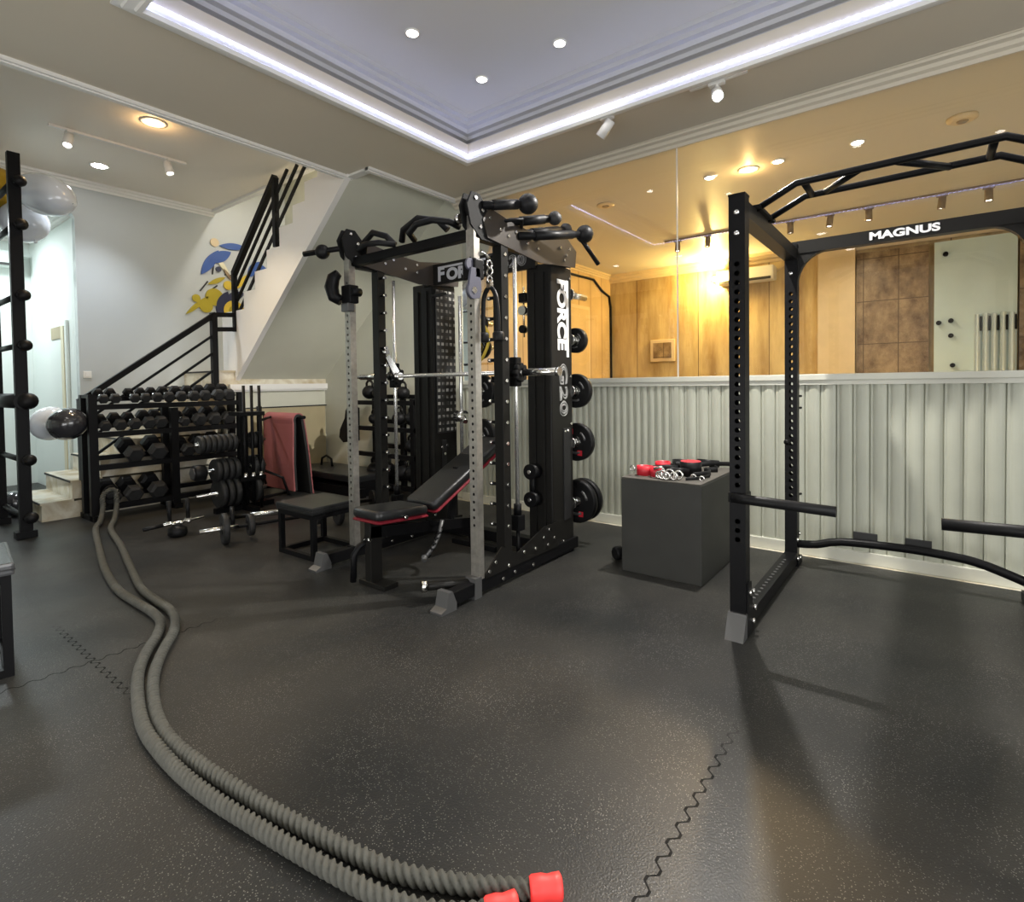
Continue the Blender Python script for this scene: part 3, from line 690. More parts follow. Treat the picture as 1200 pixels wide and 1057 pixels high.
# downlights of the part of the room behind the camera and the lit room at the far left
for x, y in ((.3,3.2),(-1,3.2),(.3,1.2),(-1,1.0),(.2,-1.4),(-1.1,-1.6),(3.9,-1.0),(3.9,-2.0),(.3,4.3)):
    downlight(x, y, ZC, 'round downlight in the lower ceiling', e=E_ROOM, group='downlights of the lower ceiling', r=.06)
light('AREA','bright_room_lamp',(.9,8.7,3.2),(.88,.96,1.),E_BR,.5,target=(.9,8.7,0))
light('SPOT','stairwell_lamp',(3.9,5.6,4.5),(1,.93,.85),E_STAIR,.1,2.9,(3.8,5.6,0))
t = thing('downlight','square lamp high in the stairwell','ceiling light',(3.9,5.6,4.58)); MB().box((3.75,5.45,4.58),(4.05,5.75,4.6)).build('rim','lampbody',t); MB().box((3.77,5.47,4.575),(4.03,5.73,4.58)).build('lens','e_white',t)

# fill lights added out of view, one behind the camera and one low on the left
def window(name, lo, hi, target_off, e, col):
    pass
def arealight(name, loc, tgt, sx, sy, e, col):
    l = D.lights.new(name,'AREA'); l.shape = 'RECTANGLE'; l.size = sx; l.size_y = sy; l.energy = e; l.color = col
    o = D.objects.new(name,l); COL.objects.link(o); o.location = loc; o.rotation_euler = (V(tgt)-V(loc)).to_track_quat('-Z','Y').to_euler()
arealight('front_fill_light',(.8,-2.9,1.5),(.8,0,1.5),3.6,2.4,E_FRONT,(.97,.98,1.))
arealight('side_fill_light',(-1.75,1.6,.72),(0,1.6,.72),3.6,1.0,E_SIDE,(.97,.98,1.))
for i,(lo,hi) in enumerate((((-1.0,-2.995,.3),(2.6,-2.96,2.7)),)):
    mb = MB(); mb.box(lo,hi); struct(mb,'window_%d'%(4+i),'brightroom')  # unseen panel added behind the front fill light, no real window
# ================================================================== the cable and barbell machine
YN, YF = 2.13, 3.31
sm = thing('smith_machine', 'tall black weight machine with chrome uprights, guided barbell and two weight towers', 'weight machine', (2.95,2.72,0))
def holes(z0, z1, p):
    o = []; z = z0
    while z <= z1: o.append(z); z += p
    return o
def front_upright(y, sgn):
    u = thing_part = None
    x0, x1, w = 2.385, 2.435, .03
    mb = MB(); zs = holes(.42, 1.98, .052)
    mb.quad([(x0,y-w,.1),(x0,y-.018,.1),(x0,y-.018,2.26),(x0,y-w,2.26)]); mb.quad([(x0,y+.018,.1),(x0,y+w,.1),(x0,y+w,2.26),(x0,y+.018,2.26)])
    holed(mb, 'x', x0, y-.018, y+.018, .10, 2.26, [.42+.046*k for k in range(35)], .0088)
    mb.quad([(x1,y-w,.1),(x1,y+w,.1),(x1,y+w,2.26),(x1,y-w,2.26)]); mb.quad([(x0,y-w,.1),(x1,y-w,.1),(x1,y-w,2.26),(x0,y-w,2.26)]); mb.quad([(x0,y+w,.1),(x1,y+w,.1),(x1,y+w,2.26),(x0,y+w,2.26)])
    mb.box((x0+.02,y-w+.005,.1),(x0+.03,y+w-.005,2.25),1)  # dark plate paints in the shade behind the holes
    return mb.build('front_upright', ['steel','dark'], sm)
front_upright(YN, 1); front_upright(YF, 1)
for y, s in ((YN,1),(YF,-1)):           # s: direction of the machine's inside
    MB().box((2.63,y-.035,.10),(2.70,y+.035,2.12), bev=.004).build('peg_post', 'satin', sm)
    for k in range(14):
        z = .36+.13*k
        MB().cyl((2.655,y+s*.033,z),(2.655,y+s*.075,z),.011,8).cyl((2.655,y+s*.073,z),(2.655,y+s*.095,z),.013,8,1).build('peg', ['black','chrome'], sm)
        MB().cyl((2.665,y-.034,z),(2.665,y-.043,z),.011,8).build('bolt', 'chrome', sm) if s > 0 else None
    MB().cyl((2.81,y,.36),(2.81,y,2.06), .0135, 14).build('guide_rod', 'whitesteel', sm)
    MB().box((2.775,y-.035,.30),(2.845,y+.035,.40), bev=.006).cyl((2.81,y,.40),(2.81,y,.47),.026,14).cyl((2.81,y,.1),(2.81,y,.3),.013,10).build('rod_stop', 'black', sm)
    # base side plates and foot beam
    MB().box((2.36,y-.03,.02),(3.52,y+.03,.10), bev=.004).build('base_beam', 'black', sm)
    MB().prism([(2.44,.095),(3.24,.095),(3.24,.27),(3.06,.27),(2.75,.17),(2.6,.25),(2.52,.19),(2.44,.12)], y-.036, y-.030, 'y').build('gusset', 'satin', sm)
    for bx, bz in ((2.47,.13),(2.53,.17),(2.66,.115),(2.72,.06),(2.82,.16),(2.92,.05),(2.95,.15),(3.05,.2),(3.1,.14),(3.18,.17),(2.6,.05),(3.12,.24)):
        MB().cyl((bx,y-.036,bz),(bx,y-.045,bz),.011,8).build('bolt', 'chrome', sm)
    # top side: plate, gusset
    MB().prism([(2.46,2.22),(2.50,2.12),(3.05,2.06),(3.50,2.10),(3.52,2.22),(3.40,2.29),(3.05,2.24),(2.75,2.26),(2.52,2.30)], y-.040, y-.033, 'y').build('top_plate', 'brownblack', sm)
    MB().box((2.40,y-.03,2.10),(3.45,y+.03,2.17), bev=.003).build('top_beam', 'black', sm)
    for bx, bz in ((2.52,2.24),(2.62,2.19),(2.7,2.17),(2.78,2.21),(2.9,2.16),(3.02,2.21),(3.02,2.15),(3.3,2.21),(3.38,2.17),(3.35,2.13),(3.42,2.22)):
        MB().cyl((bx,y-.040,bz),(bx,y-.048,bz),.010,8).build('bolt', 'chrome', sm)
    # pulley head
    MB().prism([(2.36,2.17),(2.45,2.10),(2.52,2.18),(2.50,2.30),(2.44,2.36),(2.37,2.36),(2.33,2.28)], y-.034, y-.022, 'y').prism([(2.36,2.17),(2.45,2.10),(2.52,2.18),(2.50,2.30),(2.44,2.36),(2.37,2.36),(2.33,2.28)], y+.022, y+.034, 'y').cyl((2.42,y-.02,2.28),(2.42,y+.02,2.28),.06,22).build('pulley_head', 'head', sm)
    for bx, bz in ((2.40,2.33),(2.46,2.27),(2.44,2.17)):
        MB().cyl((bx,y-.034,bz),(bx,y-.042,bz),.011,8).build('bolt', 'chrome', sm)
# base: front feet
for y in (YN, YF):
    MB().box((2.14,y-.035,.02),(2.36,y+.035,.095), bev=.004).build('foot_beam', 'black', sm)
    MB().prism([(2.06,0),(2.18,0),(2.18,.04),(2.15,.11),(2.12,.11),(2.10,.03),(2.06,.012)], y-.045, y+.045, 'y').build('foot_cap', 'silvergrey', sm)
MB().prism([(2.335,0),(2.40,0),(2.40,.12),(2.345,.12)], YN-.04, YN+.04, 'y').build('foot_cap', 'silvergrey', sm)
MB().tube([(2.36,YN+.02,.085),(2.24,YN+.10,.09),(2.14,YN+.155,.10)], .026, 14).cyl((2.14,YN+.155,.1),(2.115,YN+.17,.102),.033,14,1).build('landmine_tube', ['satin','chrome'], sm)
MB().box((3.25,YN,.02),(3.33,YF,.10)).build('rear_cross_beam', 'black', sm)
MB().box((2.42,YN,2.11),(2.48,YF,2.17), bev=.004).build('front_cross_beam', 'black', sm)
# towers
def tower(y0, y1, name, perf):
    w = None
    mb = MB().box((3.22,y0,.06),(3.50,y1,2.10), bev=.012)
    mb.box((3.208,y0+.055,.12),(3.222,y0+.075,2.04)).box((3.208,y1-.075,.12),(3.222,y1-.055,2.04))
    o = mb.build('weight_tower', 'satin', sm)
    MB().box((3.26,y0-.01,.0),(3.48,y1+.01,.07)).build('tower_foot', 'black', sm)
    MB().prism([(3.26,2.10),(3.50,2.10),(3.50,2.22),(3.44,2.30),(3.34,2.27),(3.22,2.14)], y0+.005, y0+.012, 'y').build('tower_bracket', 'brownblack', sm)
    return o
tn = tower(2.125, 2.335, 'n', 0); tf = tower(3.31, 3.545, 'f', 1)
# perforated guard of the far tower with the stack behind it
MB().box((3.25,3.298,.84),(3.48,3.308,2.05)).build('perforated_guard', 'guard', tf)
for bx, bz in ((3.31,.72),(3.37,.73),(3.34,.66)): MB().cyl((bx,3.31,bz),(bx,3.3,bz),.012,8).build('bolt','chrome',tf)
MB().box((3.31,3.302,.25),(3.36,3.312,.78)).build('slot', 'dark', tf)
# near tower: dark slot, lettering
MB().box((3.36,2.115,.25),(3.45,2.127,.92), bev=.003).build('slot', 'dark', tn)
for bx, bz in ((3.38,.90),(3.42,.90)): MB().cyl((bx,2.125,bz),(bx,2.112,bz),.009,8).build('bolt','chrome',tn)
for bx, bz in ((3.47,2.02),(3.47,1.3),(3.47,.95),(3.25,.1),(3.3,.09),(3.35,.1)): MB().cyl((bx,2.126,bz),(bx,2.116,bz),.010,8).build('bolt','chrome',tn)
ms = lambda x, z: tmtx((x, 2.1235, z), (0,0,-1), (1,0,0))
text('lettering', 'ORCE', .155, ms(3.362,1.71), 'letter', tn, offset=.007, sx=1.08)
text('lettering', 'F', .155, ms(3.362,1.958), 'letter', tn, offset=.007, sx=1.1)
MB().box((3.421,2.122,1.44),(3.452,2.1245,2.0)).build('lettering', 'letter', tn)
text('outlined_lettering', 'G20', .15, ms(3.375,1.20), 'outline', tn, outline=.0028, sx=1.5)
text('outlined_lettering', 'G20', .112, ms(3.378,1.20), 'outline', tn, outline=.0022, sx=1.85)
# sign beam between the towers
sb = MB().box((3.20,2.24,2.075),(3.235,3.40,2.24), bev=.003).build('sign_beam', 'satin', sm)
mq = lambda y, z, x=3.1985: tmtx((x, y, z), (0,-1,0), (0,0,1))
text('lettering', 'ORCE', .125, mq(2.915,2.142), 'letterdim', sb, offset=.006, sx=1.2)
text('lettering', 'F', .155, mq(3.175,2.153), 'letterdim', sb, offset=.006, sx=1.05)
MB().box((3.196,2.70,2.198),(3.1995,3.21,2.214)).build('lettering', 'letterdim', sb)
text('outlined_lettering', 'G20', .125, mq(2.455,2.15), 'outline', sb, outline=.0024, sx=1.3)
text('outlined_lettering', 'G20', .09, mq(2.455,2.15), 'outline', sb, outline=.002, sx=1.5)
MB().prism([(3.24,3.30),(3.24,3.20),(3.20,3.12),(3.20,3.30)], 1.98, 2.0, 'z').build('bracket','satin',sm)
# guided barbell
ZB = 1.322
bb = MB().cyl((2.80,1.83,ZB),(2.80,3.78,ZB),.0145,14).build('barbell', 'whitesteel', sm)
for a_, b_ in ((1.79,2.06),(3.40,3.72)): MB().cyl((2.80,a_,ZB),(2.80,b_,ZB),.024,18).cyl((2.80,a_-.002,ZB),(2.80,a_+.02,ZB),.028,18).build('sleeve','chrome',bb)
for y, s in ((YN,1),(YF,-1)):
    MB().cyl((2.80,y-.055,ZB),(2.80,y-.02,ZB),.05,20).cyl((2.80,y-.02,ZB),(2.80,y+.05,ZB),.036,18).box((2.775,y-.03,ZB-.09),(2.835,y+.03,ZB+.10),bev=.01).build('bearing_carriage','black',bb)
    mb = MB()
    for k in range(8):
        a0 = 2*PI*k/8; mb.cyl((2.80+.045*math.cos(a0),y-.06,ZB+.045*math.sin(a0)),(2.80+.045*math.cos(a0),y-.028,ZB+.045*math.sin(a0)),.017,8)
    mb.build('star_collar','rubber',bb)
MB().prism([(2.66,1.46),(2.70,1.48),(2.79,1.36),(2.75,1.31)], YF-.075, YF-.06, 'y').cyl((2.66,YF-.05,1.50),(2.66,YF-.10,1.50),.02,12).cyl((2.78,YF-.05,1.32),(2.78,YF-.10,1.32),.028,14).build('latch_hook','chrome',bb)
MB().prism([(2.64,1.30),(2.68,1.30),(2.80,1.26),(2.80,1.23),(2.66,1.26)], YN+.05, YN+.07, 'y').build('latch_hook','black',bb)
# pulley carriages on the chrome uprights
c1 = MB().box((2.37,YF-.05,1.84),(2.45,YF+.05,1.97),bev=.01).cyl((2.38,YF-.05,1.92),(2.46,YF-.05,1.92),.03,14).build('pulley_carriage','black',sm)
MB().tube([(2.36,YF+.06,2.06),(2.34,YF+.09,2.03),(2.33,YF+.105,1.96),(2.34,YF+.09,1.89),(2.37,YF+.05,1.86)],[.03,.045,.05,.045,.035],12).box((2.36,YF-.04,1.78),(2.42,YF+.04,1.84),1,.006).build('swivel_arm',['black','silvergrey'],c1)
c2 = MB().box((2.37,YN-.05,1.86),(2.45,YN+.05,1.98),bev=.01).build('pulley_carriage','black',sm)
MB().cyl((2.35,YN-.035,1.94),(2.35,YN-.02,1.94),.035,18).prism([(2.33,1.75),(2.41,1.75),(2.425,1.80),(2.41,1.92),(2.34,1.92),(2.315,1.80)], YN-.05, YN-.035,'y').cyl((2.36,YN-.052,1.79),(2.36,YN-.03,1.79),.05,22,0).cyl((2.36,YN-.056,1.79),(2.36,YN-.05,1.79),.02,12,1).build('pulley_wheel',['wheel','chrome'],c2)
MB().cyl((2.42,YN,1.97),(2.42,YN,2.25),.004,6).build('cable','whitesteel',sm); MB().cyl((2.42,YF,1.96),(2.42,YF,2.25),.004,6).build('cable','whitesteel',sm)
# weight guide rods and inner pulleys seen between the towers
for y in (3.18,):
    MB().cyl((3.42,y,.5),(3.42,y,2.0),.016,12).build('stack_rod','whitesteel',sm)
    MB().cyl((3.42,y-.04,.98),(3.42,y+.05,.98),.05,18).cyl((3.42,y-.02,.98),(3.36,y-.10,.94),.02,10).build('stack_bracket','chrome',sm)
MB().box((3.3,2.40,1.86),(3.36,2.47,1.93),0,.006).cyl((3.3,2.44,1.80),(3.36,2.44,1.80),.035,16,1).cyl((3.30,2.44,1.66),(3.34,2.44,1.66),.03,14,0).cyl((3.33,2.44,1.6),(3.33,2.44,1.98),.006,6,1).build('inner_pulley',['black','chrome'],sm)
for z in (.62,.42): MB().cyl((3.14,2.27,z),(3.22,2.27,z),.055,22).cyl((3.13,2.27,z),(3.145,2.27,z),.014,10,1).build('low_pulley',['black','chrome'],sm)
MB().cyl((3.18,2.27,.42),(3.18,2.27,.62),.02,10).build('low_pulley_arm','black',sm)
# pull-up grips on top
for y0, y1, x, z in ((3.18,2.85,2.44,2.19),(2.78,2.36,2.44,2.20)):
    MB().tube([(x,y0,z),(x-.03,y0-.05,z+.06),(x-.05,(y0+y1)/2,z+.10),(x-.03,y1+.05,z+.06),(x,y1,z)],.021,12).build('pull_up_grip','rubber',sm)
MB().tube([(2.44,2.66,2.19),(2.36,2.62,2.21),(2.33,2.52,2.24),(2.33,2.38,2.24),(2.37,2.28,2.22),(2.44,2.26,2.2)],.02,12).build('pull_up_grip','rubber',sm)
MB().tube([(2.46,3.22,2.19),(2.38,3.16,2.20),(2.35,3.05,2.21),(2.36,2.92,2.20),(2.44,2.84,2.19)],.02,12).build('pull_up_grip','rubber',sm)
MB().cyl((2.41,2.22,2.235),(2.41,2.25,2.235),.03,14).build('grip_cap','chrome',sm)
# dip handles with ball ends on the near side, one at the far side
for a_, b_, rb, nm in (((2.46,2.10,2.30),(2.70,1.97,2.34),.062,''),((2.75,2.12,2.27),(2.98,1.96,2.315),.045,''),((2.86,2.12,2.22),(3.36,2.10,2.35),.045,''),((2.80,2.10,2.19),(3.32,1.93,2.28),.062,'')):
    a_ = V(a_); b_ = V(b_); d_ = (b_-a_).normalized()
    h_ = MB().tube([a_, a_+(b_-a_)*.3, b_],[.026,.024,.024],14).tube([a_+(b_-a_)*.25, a_+(b_-a_)*.85],.030,14,1).build('grip_arm',['black','rubber'],sm)
    MB().sph(b_+d_*.03, rb, 0, 22, 14).build('ball_grip','greyrubber' if rb < .05 else 'rubber',h_)
MB().cyl((3.33,1.93,2.24),(3.50,1.90,2.10),.016,12).build('adjuster_bar','black',sm)
h_ = MB().cyl((2.36,YF+.03,2.23),(2.24,YF+.30,2.21),.02,12).build('grip_arm','black',sm)
MB().sph((2.30,YF+.16,2.215),.052,0,20,12).build('ball_grip','rubber',h_)
MB().tube([(2.9,2.14,2.24),(2.75,2.02,2.27),(2.62,2.14,2.25)],.012,8).build('cable_loop','black',sm)
# rear plate pegs
PEG = [(2.15,z) for z in (1.91,1.573,1.19,.80,.345)] + [(3.10,z) for z in (1.78,1.57,1.19,.80)]
for y, z in PEG:
    MB().cyl((3.50,y,z),(3.74,y,z),.024,14).cyl((3.50,y,z),(3.52,y,z),.045,14).build('plate_peg','chrome',sm)
MB().box((3.46,3.08,1.0),(3.50,3.13,2.1)).build('plate_peg_post','black',sm)
# plates on the pegs
def plate(p, axis, r, th, label, group=None, rm='rubber', grip=None, mark=None):
    p = V(p); a_ = V(axis).normalized()
    t = thing('weight_plate', label, 'weight plate', p, group)
    MB().lathe(p-a_*th/2, a_, [(0,r*.93),(th*.12,r),(th*.88,r),(th,r*.93),(th*1.0,r*.84),(th*.8,r*.80),(th*.8,r*.3),(th*1.02,r*.26),(th*1.02,.026)],32).build('disc',rm,t)
    MB().lathe(p-a_*th*.52, a_, [(0,.042),(th*1.06,.042)],18).build('hub','chrome',t)
    if grip:
        u = a_.cross(V((0,0,1))); u = u.normalized() if u.length > .1 else V((1,0,0)); w_ = u.cross(a_)
        mb = MB()
        for k in range(3):
            th0 = 2*PI*k/3+.6
            for s_ in (1,-1):
                mb.tube([p+(u*math.cos(th0+q)+w_*math.sin(th0+q))*r*.58+a_*s_*th*.42 for q in (-.42,-.2,0,.2,.42)], r*.075, 8)
        mb.build('grip_slot', grip, t)
    if mark:
        mb = MB()
        for s_ in (1,-1):
            for th0 in (1.1,-2.):
                mb.box((-.02,-.02,-.003),(.02,.02,.003),0,0,Matrix.Translation(p+(V((0,1,0))*math.cos(th0)+V((0,0,1))*math.sin(th0))*r*.62+a_*s_*th*.46) @ a_.to_track_quat('Z','Y').to_matrix().to_4x4())
        mb.build('red_mark','red',t)
    return t
for z, r_, nm in ((1.573,.095,'smallest black plate high behind the lettered tower'),(1.19,.13,'black grip plate behind the lettered tower, second from the top'),(.80,.145,'black grip plate with red mark behind the lettered tower, third from the top'),(.345,.165,'largest black grip plate behind the lettered tower, close to the floor')):
    plate((3.60,2.15,z),(1,0,0),r_,.05,nm,'plates on the near rear pegs',grip='silvergrey',mark=(r_>.14))
plate((3.68,2.15,.345),(1,0,0),.165,.05,'second large black plate behind the lowest one at the lettered tower','plates on the near rear pegs')
for z, r_, nm in ((1.78,.07,'small black plate high between the two towers, topmost'),(1.57,.10,'dark blue-black plate between the two towers, second from the top'),(1.19,.145,'black plate between the two towers level with the barbell end'),(.80,.15,'black plate between the two towers just above the bench back')):
    plate((3.60,3.10,z),(1,0,0),r_,.05,nm,'plates on the far rear pegs',grip='silvergrey')
single(MB().tube(catmull([(3.54,3.05,1.80),(3.56,2.98,1.65),(3.54,3.02,1.5),(3.56,3.10,1.46),(3.55,3.06,1.7),(3.55,3.12,1.83)],.03),.014,8),'resistance_band','yellow','yellow loop band hanging between the two towers','exercise band',at=(3.55,3.06,1.8))
# triceps rope hanging from the near carriage
tp = thing('cable_rope_attachment','black two-ended rope handle hanging from chrome links at the near upright','cable attachment',(2.5,2.08,1.86))
MB().tube(catmull([(2.5,2.135,1.55),(2.5,2.135,1.65),(2.5,2.125,1.77),(2.5,2.08,1.825),(2.5,2.035,1.77),(2.5,2.02,1.65),(2.5,2.02,1.55)],.02),.014,10).build('rope','rubber',tp)
for q in ((2.5,2.135,1.53),(2.5,2.02,1.53)): MB().lathe((q[0],q[1],q[2]-.03),(0,0,1),[(0,.026),(.01,.034),(.05,.034),(.06,.026)],16).build('rubber_stopper','rubber',tp)
mb = MB()
for k in range(3): mb.tube(arc((2.5,2.08,1.87+.045*k),.022,0,2*PI,12,'yz' if k%2 else 'xz'),.006,6)
mb.tube([(2.5,2.08,2.0),(2.44,2.09,2.03)],.008,6); mb.box((2.485,2.065,1.82),(2.515,2.095,1.86)); mb.build('chain_links','chrome',tp)

# ------------------------------------------------------------------ adjustable bench
bn = thing('adjustable_bench','black padded incline bench with red piping standing inside the weight machine','bench',(2.6,2.8,0))
BY0, BY1 = 2.66, 2.95
def pad(mb, c0, c1, w0, w1, th, mi=0, r=.02):
    """padded board from c0 to c1 (centre of the top surface), widths w0,w1 along Y"""
    c0 = V(c0); c1 = V(c1); d_ = (c1-c0).normalized(); n_ = V((-d_.z,0,d_.x)); 
    if n_.z < 0: n_ = -n_
    pts = []
    sec = lambda c, w, inset, drop: [c+V((0,s*(w/2-inset),0))-n_*drop for s in (1,-1)]
    L_ = (c1-c0).length
    bm = mb.bm
    def loop(inset, drop):
        q = []; a = c0+d_*inset; b = c1-d_*inset; ww0 = w0/2-inset; ww1 = w1/2-inset; cr = .03
        for cx_, sy, w_, sg in ((a,1,ww0,1),(b,1,ww1,-1),(b,-1,ww1,-1),(a,-1,ww0,1)):
            base = cx_
            P1_ = base+V((0,sy*(w_-cr),0))-n_*drop; P2_ = base+d_*sg*cr+V((0,sy*w_,0))-n_*drop; Pm = base+d_*sg*cr*.3+V((0,sy*(w_-cr*.3),0))-n_*drop
            q += [P1_,Pm,P2_] if (sg==1) == (sy==1) else [P2_,Pm,P1_]
        return [bm.verts.new(v) for v in q]
    Ls = [loop(.018,0),loop(.006,.006),loop(0,.02),loop(0,th*.75),loop(.006,th)]
    for A_, B_ in zip(Ls, Ls[1:]):
        for k in range(12):
            f_ = bm.faces.new((A_[k],A_[(k+1)%12],B_[(k+1)%12],B_[k])); f_.smooth = True; f_.material_index = mi
    bm.faces.new(Ls[0]).material_index = mi; bm.faces.new(list(reversed(Ls[-1]))).material_index = mi
    bmesh.ops.recalc_face_normals(bm, faces=bm.faces[:])
    return mb
YC = 2.78
pad(MB(),(2.10,YC,.485),(2.51,YC,.455),.27,.29,.06).build('seat','pad',bn)
pad(MB(),(2.095,YC,.426),(2.515,YC,.396),.275,.295,.014).build('seat_piping','piping',bn)
B0, B1 = V((2.54,YC,.455)), V((3.34,YC,.835))
pad(MB(),B0,B1,.29,.26,.06).build('backrest','pad',bn)
dd = (B1-B0).normalized(); nn = V((-dd.z,0,dd.x))
pad(MB(),B0-nn*.06,B1-nn*.06,.295,.265,.014).build('backrest_piping','piping',bn)
pad(MB(),B0+dd*.60+nn*.004,B0+dd*.86+nn*.004,.262,.258,.01).build('head_panel','greyrubber',bn)
MB().beam((2.16,YC,.42),(2.16,YC,.02),.06,.09,bev=.004).build('front_post','satin',bn)
MB().box((2.11,YC-.16,.0),(2.22,YC+.09,.03),bev=.004).build('front_foot','satin',bn)
MB().tube([(2.15,YC+.02,.28),(2.08,YC+.04,.25),(2.05,YC+.05,.2),(2.04,YC+.05,.04)],.02,12).build('front_handle','black',bn)
MB().beam((2.12,YC,.34),(3.12,YC,.20),.06,.07,up=(0,0,1)).build('main_beam','black',bn)
MB().beam((3.08,YC,.24),(3.12,YC,.02),.06,.06).box((3.09,YC-.22,0),(3.15,YC+.22,.04),bev=.004).build('rear_foot','black',bn)
MB().beam(B0-nn*.10,B1-dd*.15-nn*.10,.05,.04,up=nn).build('back_frame','black',bn)
MB().tube([V((2.48,YC-.14,.12)),V((2.55,YC-.14,.17)),V((2.60,YC-.14,.24)),V((2.63,YC-.14,.33))],.013,8).tube([V((2.45,YC-.15,.10)),V((2.47,YC-.13,.12))],.02,8).build('adjustment_ladder','silvergrey',bn)
mb = MB()
for k in range(6): mb.cyl((2.50+.024*k,YC-.15,.115+.032*k),(2.50+.024*k,YC-.13,.125+.032*k),.014,8)
mb.build('ladder_teeth','black',bn)
MB().beam((2.63,YC-.14,.30),(2.63,YC,.30),.03,.03).build('support_strut','black',bn); MB().beam((2.85,YC,.26),(2.93,YC,.64),.04,.04).build('support_strut','black',bn)
MB().cyl((2.30,YC-.14,.415),(2.30,YC-.16,.415),.012,8).build('bolt','chrome',bn)
MB().cyl((2.10,YC-.03,.30),(2.10,YC-.05,.30),.012,8).build('bolt','chrome',bn)

# ------------------------------------------------------------------ stools
def stool(loc, rz, w, d, h, label, topm='pad'):
    t = thing('metal_stool', label, 'stool', (0,0,0))
    s_ = .035
    for x in (-w/2+s_/2, w/2-s_/2):
        for y in (-d/2+s_/2, d/2-s_/2):
            MB().box((x-s_/2,y-s_/2,0),(x+s_/2,y+s_/2,h-.055)).build('leg','black',t)
    for z, nm in ((.0,'floor_rail'),(h-.09,'top_rail')):
        for y in (-d/2+s_/2, d/2-s_/2): MB().box((-w/2+s_,y-s_/2,z),(w/2-s_,y+s_/2,z+s_)).build(nm,'black',t)
        for x in (-w/2+s_/2, w/2-s_/2): MB().box((x-s_/2,-d/2+s_,z),(x+s_/2,d/2-s_,z+s_)).build(nm,'black',t)
    MB().box((-w/2-.012,-d/2-.012,h-.055),(w/2+.012,d/2+.012,h),bev=.012).build('top_pad',topm,t)
    MB().box((-w/2-.014,-d/2-.014,h-.03),(w/2+.014,d/2+.014,h-.025)).build('seam','dark',t)
    t.location = loc; t.rotation_euler = (0,0,rz); return t
stool((2.375,3.71,0),.03,.40,.44,.385,'low square metal stool with a black padded top beside the weight machine')
stool((.33,3.44,0),-.12,.46,.46,.50,'taller square metal stool cut off by the left edge of the picture','slick')
# ================================================================== dumbbell rack and dumbbells
dk = thing('dumbbell_rack','black four-tier dumbbell rack standing in front of the marble stairs','dumbbell rack',(2.4,6.45,0))
DX0, DX1, DXM = 1.66, 3.06, 2.36
for x in (DX0, DXM, DX1):
    for y in (6.30, 6.53):
        MB().box((x-.035,y-.03,0),(x+.035,y+.03,1.20 if x != DXM else 1.05)).build('upright','black',dk)
    MB().box((x-.035,6.22,0),(x+.035,6.62,.05)).build('foot','black',dk)
MB().box((DX0-.03,6.28,1.17),(DX0+.03,6.58,1.2)).build('side_cap','black',dk)
tiers = [(1.10,'top'),(.835,'second'),(.52,'third'),(.13,'bottom')]
for z, nm in tiers:
    MB().box((DX0,6.276,z-.045),(DX1,6.34,z+.005)).build('shelf_rail','black',dk)
    MB().box((DX0,6.50,z+.03),(DX1,6.55,z+.075)).build('shelf_rail','black',dk)
def dumbbell(r, hl, hh, handle='chrome'):
    t = thing('dumbbell','','dumbbell',(0,0,0)); 
    for s in (-1,1):
        p0 = V((0,s*hl/2,0)); a = V((0,s,0))
        mb = MB()
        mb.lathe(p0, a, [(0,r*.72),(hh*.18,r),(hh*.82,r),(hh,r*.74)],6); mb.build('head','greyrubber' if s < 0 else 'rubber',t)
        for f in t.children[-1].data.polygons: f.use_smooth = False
    MB().lathe((0,-hl/2-.01,0),(0,1,0),[(0,.013),(hl*.3,.015),(hl*.5,.018),(hl*.7,.015),(hl+.02,.013)],12).build('handle',handle,t)
    return t
ORD = ['first','second','third','fourth','fifth','sixth','seventh','eighth','ninth','tenth','eleventh','twelfth']
protos = {}
rows = {'top':[(1.76,.048),(1.86,.05),(2.02,.048),(2.12,.05),(2.22,.052),(2.33,.056),(2.45,.058),(2.57,.06),(2.69,.062),(2.82,.068),(2.94,.068)],
        'second':[(1.77,.055),(1.89,.06),(2.01,.06),(2.14,.066),(2.245,.068),(2.47,.055),(2.61,.075),(2.77,.075),(2.92,.075)],
        'third':[(1.99,.088),(2.21,.09),(2.49,.072),(2.66,.08),(2.82,.085)],
        'bottom':[(1.80,.085),(1.98,.085),(2.19,.09)]}
for z, nm in tiers:
    for i, (x, r_) in enumerate(rows[nm]):
        key = round(r_, 3)
        if key not in protos:
            o = dumbbell(r_, .125, r_*1.25); protos[key] = o
        else: o = copy_tree(protos[key])
        tilt = math.atan2(.07,.22)
        o.location = (x, 6.41, z + .045 + r_*.87); o.rotation_euler = (tilt, 0, random.uniform(-.05,.05))
        o['label'] = 'black hex dumbbell, %s from the left on the %s tier of the rack' % (ORD[i], nm)
        o['group'] = 'dumbbells on the %s tier' % nm
# balloons
def balloon(c, r, m, label, sc=(1,1,1.1), rot=0., knot=(0,0,-1), cat='balloon'):
    t = thing('balloon', label, cat, c)
    mx_ = Matrix.Rotation(rot, 4, V((.61,-.79,0)).cross(V((0,0,1))))
    MB().sph(c, r, 0, 32, 20, sc, mx_).build('body', m, t)
    k = V(c) + mx_ @ V((0,0,-r*sc[2]))
    d_ = (mx_ @ V((0,0,-1))).normalized()
    MB().lathe(k-d_*.004, d_, [(0,.006),(.012,.004),(.03,.018)],12).build('knot', m, t); return t
balloon((1.42,6.52,3.06),.185,'balloonw','large glossy white balloon at the ceiling of the far left',(1,1,1.42),1.25)
balloon((1.35,6.98,2.88),.18,'balloonw','white balloon half hidden below the large white one',(1.1,1,1.1),.5)
balloon((1.22,7.29,3.2),.2,'ballgold','gold balloon cut off by the left edge of the picture',(1,1,1.25),.1)
